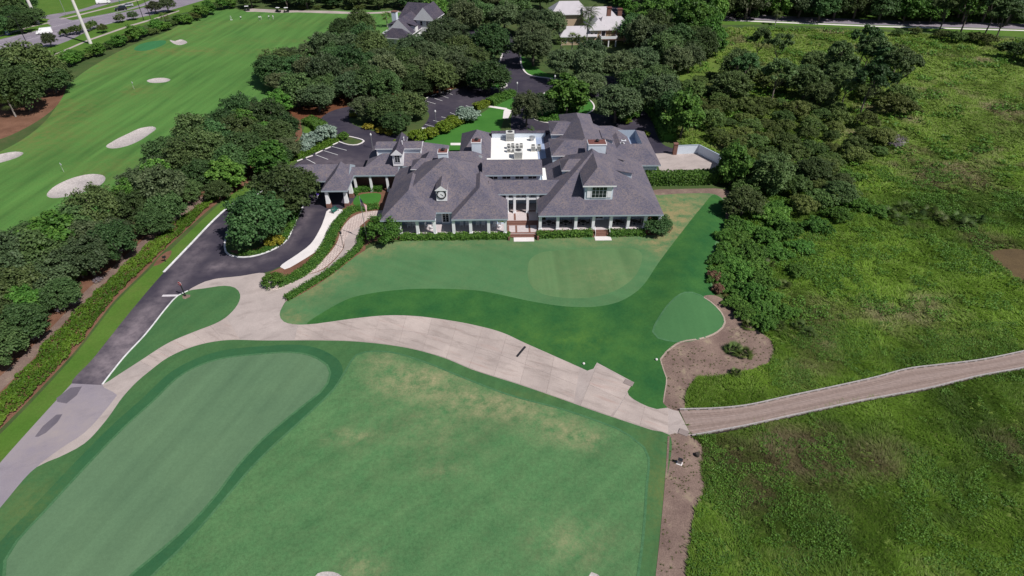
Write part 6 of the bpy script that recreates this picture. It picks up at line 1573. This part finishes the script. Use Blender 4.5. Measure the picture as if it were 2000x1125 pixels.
# ------------------------------------------------------------------ people
plain('skin', (.45, .27, .19), .6, var=.05)
plain('cloth_white', (.75, .75, .76), .9, var=.05); plain('cloth_dark', (.02, .022, .03), .9); plain('cloth_purple', (.09, .03, .42), .9); plain('cloth_pale', (.45, .42, .36), .9); plain('hair', (.03, .02, .015), .8)
def person(x, y, rz, label, top, legs, lean=0.0, arms='down', group=None):
    e = empty('person', (x, y, float(land(x, y)) + .01), rz, label, 'person', group)
    l = lean
    J = {'pel': (0, 0, .95, .135), 'che': (0, -.25 * l, 1.32, .15), 'nec': (0, -.38 * l, 1.5, .06), 'hd': (0, -.45 * l, 1.6, .085), 'ht': (0, -.48 * l, 1.72, .085)}
    Ed = [('pel', 'che'), ('che', 'nec'), ('nec', 'hd'), ('hd', 'ht')]
    for s_, n_ in ((-1, 'l'), (1, 'r')):
        J['hip' + n_] = (s_ * .1, 0, .88, .105); J['kn' + n_] = (s_ * .14, -.03, .5, .075); J['an' + n_] = (s_ * .16, .02, .09, .05); J['to' + n_] = (s_ * .18, -.16, .045, .045)
        J['sh' + n_] = (s_ * .19, -.3 * l, 1.4, .065)
        if arms == 'swing': J['el' + n_] = (s_ * .2, -.3 * l - .2, 1.2, .05); J['ha' + n_] = (s_ * .04, -.3 * l - .42, 1.0, .04)
        else: J['el' + n_] = (s_ * .25, -.1 * l + .02, 1.12, .05); J['ha' + n_] = (s_ * .24, -.12, .86, .04)
        Ed += [('pel', 'hip' + n_), ('hip' + n_, 'kn' + n_), ('kn' + n_, 'an' + n_), ('an' + n_, 'to' + n_), ('che', 'sh' + n_), ('sh' + n_, 'el' + n_), ('el' + n_, 'ha' + n_)]
    ks = list(J); me = bpy.data.meshes.new('body'); me.from_pydata([J[k][:3] for k in ks], [(ks.index(a), ks.index(b_)) for a, b_ in Ed], [])
    o = link('body', me, e); sk = o.modifiers.new('skin', 'SKIN'); sk.use_smooth_shade = True
    for i, k in enumerate(ks): me.skin_vertices[0].data[i].radius = (J[k][3], J[k][3])
    me.skin_vertices[0].data[0].use_root = True
    ss = o.modifiers.new('sub', 'SUBSURF'); ss.levels = 1; ss.render_levels = 1
    # colours by height: shoes, legs, shirt, skin
    mt, t_, b_ = new_mat('person_' + top + legs)
    g_ = t_.nodes.new('ShaderNodeTexCoord'); sp = t_.nodes.new('ShaderNodeSeparateXYZ'); t_.links.new(g_.outputs['Object'], sp.inputs[0])
    r_ = t_.nodes.new('ShaderNodeValToRGB'); r_.color_ramp.interpolation = 'CONSTANT'; el = r_.color_ramp.elements
    for q in range(2): el.new(.5)
    cl = {'white': (.75, .75, .76), 'dark': (.02, .022, .03), 'purple': (.09, .03, .42), 'pale': (.5, .47, .42)}
    for q, (p_, c_) in enumerate(((0, (.6, .6, .6)), (.12 / 2, cl[legs]), (.98 / 2, cl[top]), (1.47 / 2, (.45, .27, .19)))): el[q].position = p_; el[q].color = (*c_, 1)
    mr = t_.nodes.new('ShaderNodeMath'); mr.operation = 'MULTIPLY'; mr.inputs[1].default_value = .5; t_.links.new(sp.outputs['Z'], mr.inputs[0]); t_.links.new(mr.outputs[0], r_.inputs[0]); t_.links.new(r_.outputs[0], b_.inputs['Base Color']); b_.inputs['Roughness'].default_value = .85
    me.materials.append(mt)
    mb = MB(); mb.lathe((0, -.47 * l, 1.64), [(.1, 0), (.112, .06), (.1, .12), (.04, .16)], 12); mb.box(-.07, .07, -.47 * l - .2, -.47 * l - .08, 1.655, 1.675); mb.build('cap', [MAT['cloth_' + ('white' if top != 'white' else 'dark')]], e, smooth=False)
    return e
for px, py, r_, tp, lg, ar, lb in ((471, 39, 40, 'white', 'dark', 'swing', 'golfer in white shirt and dark trousers bending over a ball beside the white stand'), (507, 39, 10, 'white', 'dark', 'down', 'golfer in white shirt standing close beside another golfer on the range'), (511, 38.5, -30, 'white', 'pale', 'swing', 'golfer in white shirt and pale trousers at the middle of the practice tee'),
                                   (526, 37.5, 20, 'white', 'dark', 'swing', 'golfer in white shirt near the carts, left of the last golfer'), (534, 37.5, -10, 'white', 'pale', 'down', 'golfer in white shirt and pale shorts at the end of the practice tee')):
    x, y = gp(px, py); person(x, y, R(r_), lb, tp, lg, .6 if ar == 'swing' else .1, ar)
x, y = gp(622, 389); person(x, y, R(200), 'attendant in purple shirt and white shorts standing at the edge of the porte-cochere shade', 'purple', 'white', .2)
x, y = gp(452, 39); mb = MB(); mb.tube([(-.35, 0, 0), (-.1, 0, 1.7), (.1, 0, 1.7), (.35, 0, 0)], .04, 5); mb.box(-.4, .4, -.2, .2, 0, .1); o = mb.build('bag_stand', [MAT['trim_white']]); o.location = (x, y, float(land(x, y))); tag(o, 'small white bag stand on the practice tee', 'bag stand')

# ------------------------------------------------------------------ street and garden furniture
def pole(px, py, h, r0, r1, label, name, mat, cat, arm=0.0, group=None, armz=0.0):
    x, y = gp(px, py); e = empty(name, (x, y, float(land(x, y))), 0, label, cat, group)
    mb = MB(); mb.tube([(0, 0, -.2), (0, 0, h)], [r0, r1], 10); mb.build('pole', [MAT[mat]], e)
    if arm:
        mb = MB(); mb.tube([(0, 0, h - .1), (-arm * .5, .2, h + .3), (-arm, .5, h + .35)], .06, 6); mb.build('arm', [MAT[mat]], e)
        mb = MB(); mb.cbox((-arm - .3, .55, h + .33), (.8, .35, .18)); mb.build('lamp_head', [MAT[mat]], e)
    return e
pole(177, 85, 30, .62, .36, 'very thick pale concrete utility pole beside the range hedge', 'utility_pole', 'concrete_light', 'utility pole')
pole(75, 46, 30, .62, .40, 'thick pale concrete utility pole across the main road', 'utility_pole', 'concrete_light', 'utility pole')
pole(60, 100, 11, .14, .09, 'dark street lamp pole rising from the median by the van', 'street_lamp', 'dark_iron', 'street lamp', 2.0)
pole(281, 39, 12, .14, .09, 'dark street lamp pole on the verge beside two small street trees', 'street_lamp', 'dark_iron', 'street lamp', 2.0)
pole(296, 41, 10, .14, .1, 'dark wooden pole next to the street lamp on the verge', 'wooden_pole', 'dark_wood', 'pole')
pole(235, 8, 9, .12, .08, 'green street lamp pole on the far sidewalk of the main road', 'street_lamp', 'paint_green', 'street lamp', 1.6)
pole(129, 29, 9, .10, .07, 'thin pale pole on the strip beside the side road', 'thin_pole', 'steel', 'pole')
# roadside sign across the main road
x, y = gp(16, 68); e = empty('roadside_marker', (x, y, 0), R(20), 'blue and white roadside marker on the far sidewalk', 'marker')
mb = MB(); mb.frust((0, 0, 0), (1.2, 1.0), (.9, .8), 1.3); mb.build('base', [MAT['paint_blue']], e); mb = MB(); mb.frust((0, 0, 1.3), (.8, .7), (.3, .3), .9); mb.build('top', [MAT['paint_blue']], e); mb = MB(); mb.box(-.4, .4, -.56, -.5, .3, .9); mb.build('panel', [MAT['white_paint']], e)
# garden lamps in the car park
for px, py, lb in ((728, 290, 'slim white garden lamp beside the left car park entrance'), (852, 243, 'slim white garden lamp at the shrub row of the car park'), (1010, 186, 'slim white garden lamp on the entrance road corner'), (1107, 224, 'slim white garden lamp behind the rear clubhouse roof'), (1083, 172, 'slim white garden lamp on the drop-off island')):
    x, y = gp(px, py); e = empty('garden_lamp', (x, y, 0), 0, lb, 'lamp'); mb = MB(); mb.tube([(0, 0, -.1), (0, 0, 3.2)], .06, 7); mb.build('post', [MAT['steel']], e); mb = MB(); mb.lathe((0, 0, 3.2), [(.12, 0), (.24, .35), (.2, .5), (.05, .75)], 10); mb.build('lantern', [MAT['white_paint']], e)
# walk lamp beside the pavers
x, y = gp(671, 484); e = empty('walk_lamp', (x, y, float(land(x, y))), 0, 'dark iron lamp post with cross arms beside the paver walk', 'lamp')
mb = MB(); mb.tube([(0, 0, -.1), (0, 0, 3.0)], .05, 7); mb.build('post', [MAT['dark_iron']], e); mb = MB(); mb.tube([(-.35, 0, 2.7), (.35, 0, 2.7)], .03, 6); mb.build('arm', [MAT['dark_iron']], e); mb = MB(); mb.lathe((0, 0, 3.0), [(.1, 0), (.2, .1), (.2, .45), (.05, .65)], 8); mb.build('lantern', [MAT['dark_iron']], e)
# stop sign
x, y = gp(362, 578); e = empty('stop_sign', (x, y, float(land(x, y))), R(-18), 'red octagonal stop sign on a thick black post in the teardrop lawn', 'stop sign')
mb = MB(); mb.tube([(0, 0, -.2), (0, 0, 2.3)], .09, 8); mb.lathe((0, 0, 0), [(.16, 0), (.16, .35), (.1, .4)], 8); mb.tube([(0, 0, 2.3), (0, 0, 3.0)], .05, 8); mb.lathe((0, 0, 3.0), [(.05, 0), (.09, .06), (.02, .16)], 8); mb.build('post', [MAT['dark_iron']], e)
mb = MB(); oc = [(.36 * math.cos(R(22.5 + 45 * k)), 2.62 + .36 * math.sin(R(22.5 + 45 * k))) for k in range(8)]; mb.prism(oc, 'y', -.13, -.10); pl_ = mb.build('plate', [MAT['paint_red']], e)
mb = MB(); oc2 = [(.39 * math.cos(R(22.5 + 45 * k)), 2.62 + .39 * math.sin(R(22.5 + 45 * k))) for k in range(8)]; mb.prism(oc2, 'y', -.10, -.075); mb.build('rim', [MAT['white_paint']], pl_)
tc = bpy.data.curves.new('lettering', 'FONT'); tc.body = 'STOP'; tc.size = .26; tc.align_x = 'CENTER'; tc.align_y = 'CENTER'; tc.extrude = .004; tc.materials.append(MAT['white_paint'])
to = bpy.data.objects.new('lettering', tc); COL.objects.link(to); dg_ = bpy.context.evaluated_depsgraph_get(); lm_ = bpy.data.meshes.new_from_object(to.evaluated_get(dg_)); bpy.data.objects.remove(to); to = link('lettering', lm_); to.parent = pl_; to.location = (0, -.137, 2.62); to.rotation_euler = (R(90), 0, 0)
# small dark path light in the mulch
x, y = gp(324, 511); e = empty('path_sign', (x, y, 0), R(30), 'small dark sign on a short post in the mulch by the kerb', 'sign')
mb = MB(); mb.tube([(0, 0, -.1), (0, 0, .9)], .06, 6); mb.build('post', [MAT['dark_iron']], e); mb = MB(); mb.cbox((0, 0, 1.0), (.6, .12, .4)); mb.build('board', [MAT['dark_iron']], e)
# green bench on the walk
x, y = gp(655, 414); e = empty('park_bench', (x, y, float(land(x, y))), R(62), 'dark green slatted bench on the pale walk by the porte-cochere', 'bench')
for k in range(4): mb = MB(); mb.box(-.8, .8, -.28 + k * .14, -.17 + k * .14, .43, .47); mb.build('seat_slat', [MAT['paint_green']], e)
for k in range(3): mb = MB(); mb.box(-.8, .8, .30 + k * .03, .33 + k * .03, .55 + k * .16, .67 + k * .16); mb.build('back_slat', [MAT['paint_green']], e)
for sx in (-.7, .7):
    for sy in (-.22, .3): mb = MB(); mb.box(sx - .04, sx + .04, sy - .04, sy + .04, 0, .43 if sy < 0 else 1.0); mb.build('leg', [MAT['paint_green']], e)
    mb = MB(); mb.box(sx - .04, sx + .04, -.26, .29, .62, .66); mb.build('armrest', [MAT['paint_green']], e)
# flag
x, y = gp(717, 468); e = empty('flagpole', (x, y, float(land(x, y))), 0, 'tall thin flagpole in the bed between paver walk and corner bush', 'flagpole')
mb = MB(); mb.tube([(0, 0, -.2), (0, 0, 9.3)], [.07, .04], 8); mb.build('pole', [MAT['steel']], e); mb = MB(); mb.lathe((0, 0, 9.3), [(.03, 0), (.1, .08), (.1, .12), (.02, .2)], 10); mb.build('finial', [MAT['yellow_leaf']], e)
fl = empty('flag', (x, y, float(land(x, y)) + 7.0), R(-25), 'drooping striped flag with red and white stripes and a blue canton', 'flag')
mbs = {'red': MB(), 'white': MB(), 'blue': MB()}
def fp(u, v_): return (.05 + u * 1.15, .12 * math.sin(u * 6 + v_ * 2) * u * 1.5, .9 + v_ * 1.35 - u * 1.0 - .25 * u * u)
NU = 20
for j in range(13):
    for i in range(NU):
        u0, u1 = i / NU, (i + 1) / NU; v0, v1 = j / 13 - .3, (j + 1) / 13 - .3
        kk = 'blue' if (j >= 6 and u1 <= .42) else ('red' if j % 2 == 0 else 'white')
        mbs[kk].add([fp(u0, v0), fp(u1, v0), fp(u1, v1), fp(u0, v1)], [(0, 1, 2, 3)])
for r_ in range(5):
    for c_ in range(6):
        u, v_ = .04 + c_ * .065, 6.6 / 13 + r_ * .095 - .3; p = fp(u, v_); mbs['white'].add([(p[0] - .018, p[1] - .012, p[2]), (p[0], p[1] - .012, p[2] - .018), (p[0] + .018, p[1] - .012, p[2]), (p[0], p[1] - .012, p[2] + .018)], [(0, 1, 2, 3)])
plain('flag_red', (.50, .03, .05), .9); plain('flag_blue', (.02, .03, .16), .9)
mbs['red'].build('red_stripes', [MAT['flag_red']], fl); mbs['white'].build('white_stripes', [MAT['cloth_white']], fl); mbs['blue'].build('canton', [MAT['flag_blue']], fl)
for ch in fl.children: tag(ch, kind='stuff')
# range flags
for px, py, lb in ((125, 336, 'thin white target flag beside the largest bunker of the range'), (262, 174, 'white target flag beside the brown patch on the range'), (508, 126, 'white target flag on the range near the dark wood')):
    x, y = gp(px, py); e = empty('target_flag', (x, y, 0), R(-30), lb, 'flag'); mb = MB(); mb.tube([(0, 0, -.1), (0, 0, 2.3)], .03, 6); mb.build('pole', [MAT['white_paint']], e); mb = MB(); mb.add([(0, 0, 2.3), (.6, .05, 2.1), (.55, -.05, 1.75), (0, 0, 1.7)], [(0, 1, 2, 3)]); mb.build('cloth', [MAT['cloth_white']], e)
# tee marker balls, utility boxes
for px, py, lb in ((1140, 711, 'white stone tee marker on the dark bank near the notched path'), (1282, 703, 'white stone tee marker on the dark bank by the bare soil')):
    x, y = gp(px, py); mb = MB(); mb.lathe((0, 0, 0), [(.12, 0), (.2, .1), (.16, .22), (.05, .28)], 10); o = mb.build('tee_marker', [MAT['concrete_light']]); o.location = (x, y, float(land(x, y))); tag(o, lb, 'tee marker')
x, y = gp(1327, 905); e = empty('control_box', (x, y, float(land(x, y))), R(-25), 'grey steel control box standing on the bare soil strip', 'control box')
mb = MB(); mb.box(-.25, .25, -.18, .18, .05, .75); mb.build('cabinet', [MAT['steel']], e); mb = MB(); mb.box(-.28, .28, -.21, .21, .75, .8); mb.build('lid', [MAT['dark_iron']], e); mb = MB(); mb.box(-.35, .35, -.28, .28, -.05, .05); mb.build('plinth', [MAT['concrete_light']], e)
x, y = gp(1361, 890); mb = MB(); mb.lathe((0, 0, 0), [(.3, 0), (.3, .4), (.22, .5)], 9); o = mb.build('well_cap', [MAT['dark_wood']]); o.location = (x, y, float(land(x, y))); tag(o, 'dark round stump at the marsh edge of the soil strip', 'stump')
# porch chairs
def chair(x, y, rz, label, group, name='rocking_chair', mat='trim_white', z=.6):
    c = R(1.1); wx = x * math.cos(c) - (y - 105) * math.sin(c); wy = 105 + x * math.sin(c) + (y - 105) * math.cos(c)
    e = empty(name, (wx, wy, z), rz + c, label, 'chair', group)
    for k in range(4): mb = MB(); mb.box(-.3, .3, -.28 + k * .14, -.16 + k * .14, .42, .45); mb.build('seat_slat', [MAT[mat]], e)
    for k in range(5): mb = MB(); mb.box(-.28 + k * .118, -.20 + k * .118, .26, .29, .45, 1.15); mb.build('back_slat', [MAT[mat]], e)
    mb = MB(); mb.box(-.3, .3, .255, .295, 1.15, 1.22); mb.build('crest_rail', [MAT[mat]], e)
    for sx in (-.3, .3):
        mb = MB(); mb.box(sx - .03, sx + .03, -.34, .3, .62, .66); mb.build('armrest', [MAT[mat]], e)
        for sy in (-.28, .26): mb = MB(); mb.box(sx - .025, sx + .025, sy - .025, sy + .025, .06, .62 if sy < 0 else .9); mb.build('leg', [MAT[mat]], e)
        mb = MB(); mb.tube([(sx, -.5, .09), (sx, -.15, .03), (sx, .15, .03), (sx, .55, .1)], .03, 5); mb.build('rocker', [MAT[mat]], e)
for x in (-20.0, -19.1, -9.9, -8.8, -6.8, -5.7): chair(x, 97.2, 0, 'white rocking chair standing on the left clubhouse porch', 'rocking chairs on the left porch')
for x in (-3.6, -2.6): chair(x, 96.6, R(-30), 'white chair in the sunlit corner of the left porch', 'chairs in the porch corner')
chair(-16.6, 96.9, R(70), 'white chair turned sideways on the porch beside the recessed door', None); chair(-15.6, 96.4, R(-60), 'white chair by the porch column beside the recessed door', None)
def table(x, y, label, group):
    c = R(1.1); wx = x * math.cos(c) - (y - 105) * math.sin(c); wy = 105 + x * math.sin(c) + (y - 105) * math.cos(c)
    e = empty('porch_table', (wx, wy, .6), c, label, 'table', group); mb = MB(); mb.lathe((0, 0, .68), [(.55, 0), (.55, .05)], 14); mb.build('table_top', [MAT['dark_wood']], e); mb = MB(); mb.lathe((0, 0, 0), [(.3, 0), (.06, .06), (.06, .68)], 8); mb.build('pedestal', [MAT['dark_iron']], e)
for x in (7, 10.3, 13.7, 20.4, 23.7): table(x, 97.5, 'dark round table on the right clubhouse porch', 'tables on the right porch')
for x in (6.1, 7.9, 9.4, 11.2, 12.8, 14.6, 19.5, 21.3, 22.8, 24.6): chair(x, 97.5, R(90) if (x * 10) % 2 else R(-90), 'dark chair beside a round table on the right porch', 'dark chairs on the right porch', 'porch_chair', 'dark_wood')
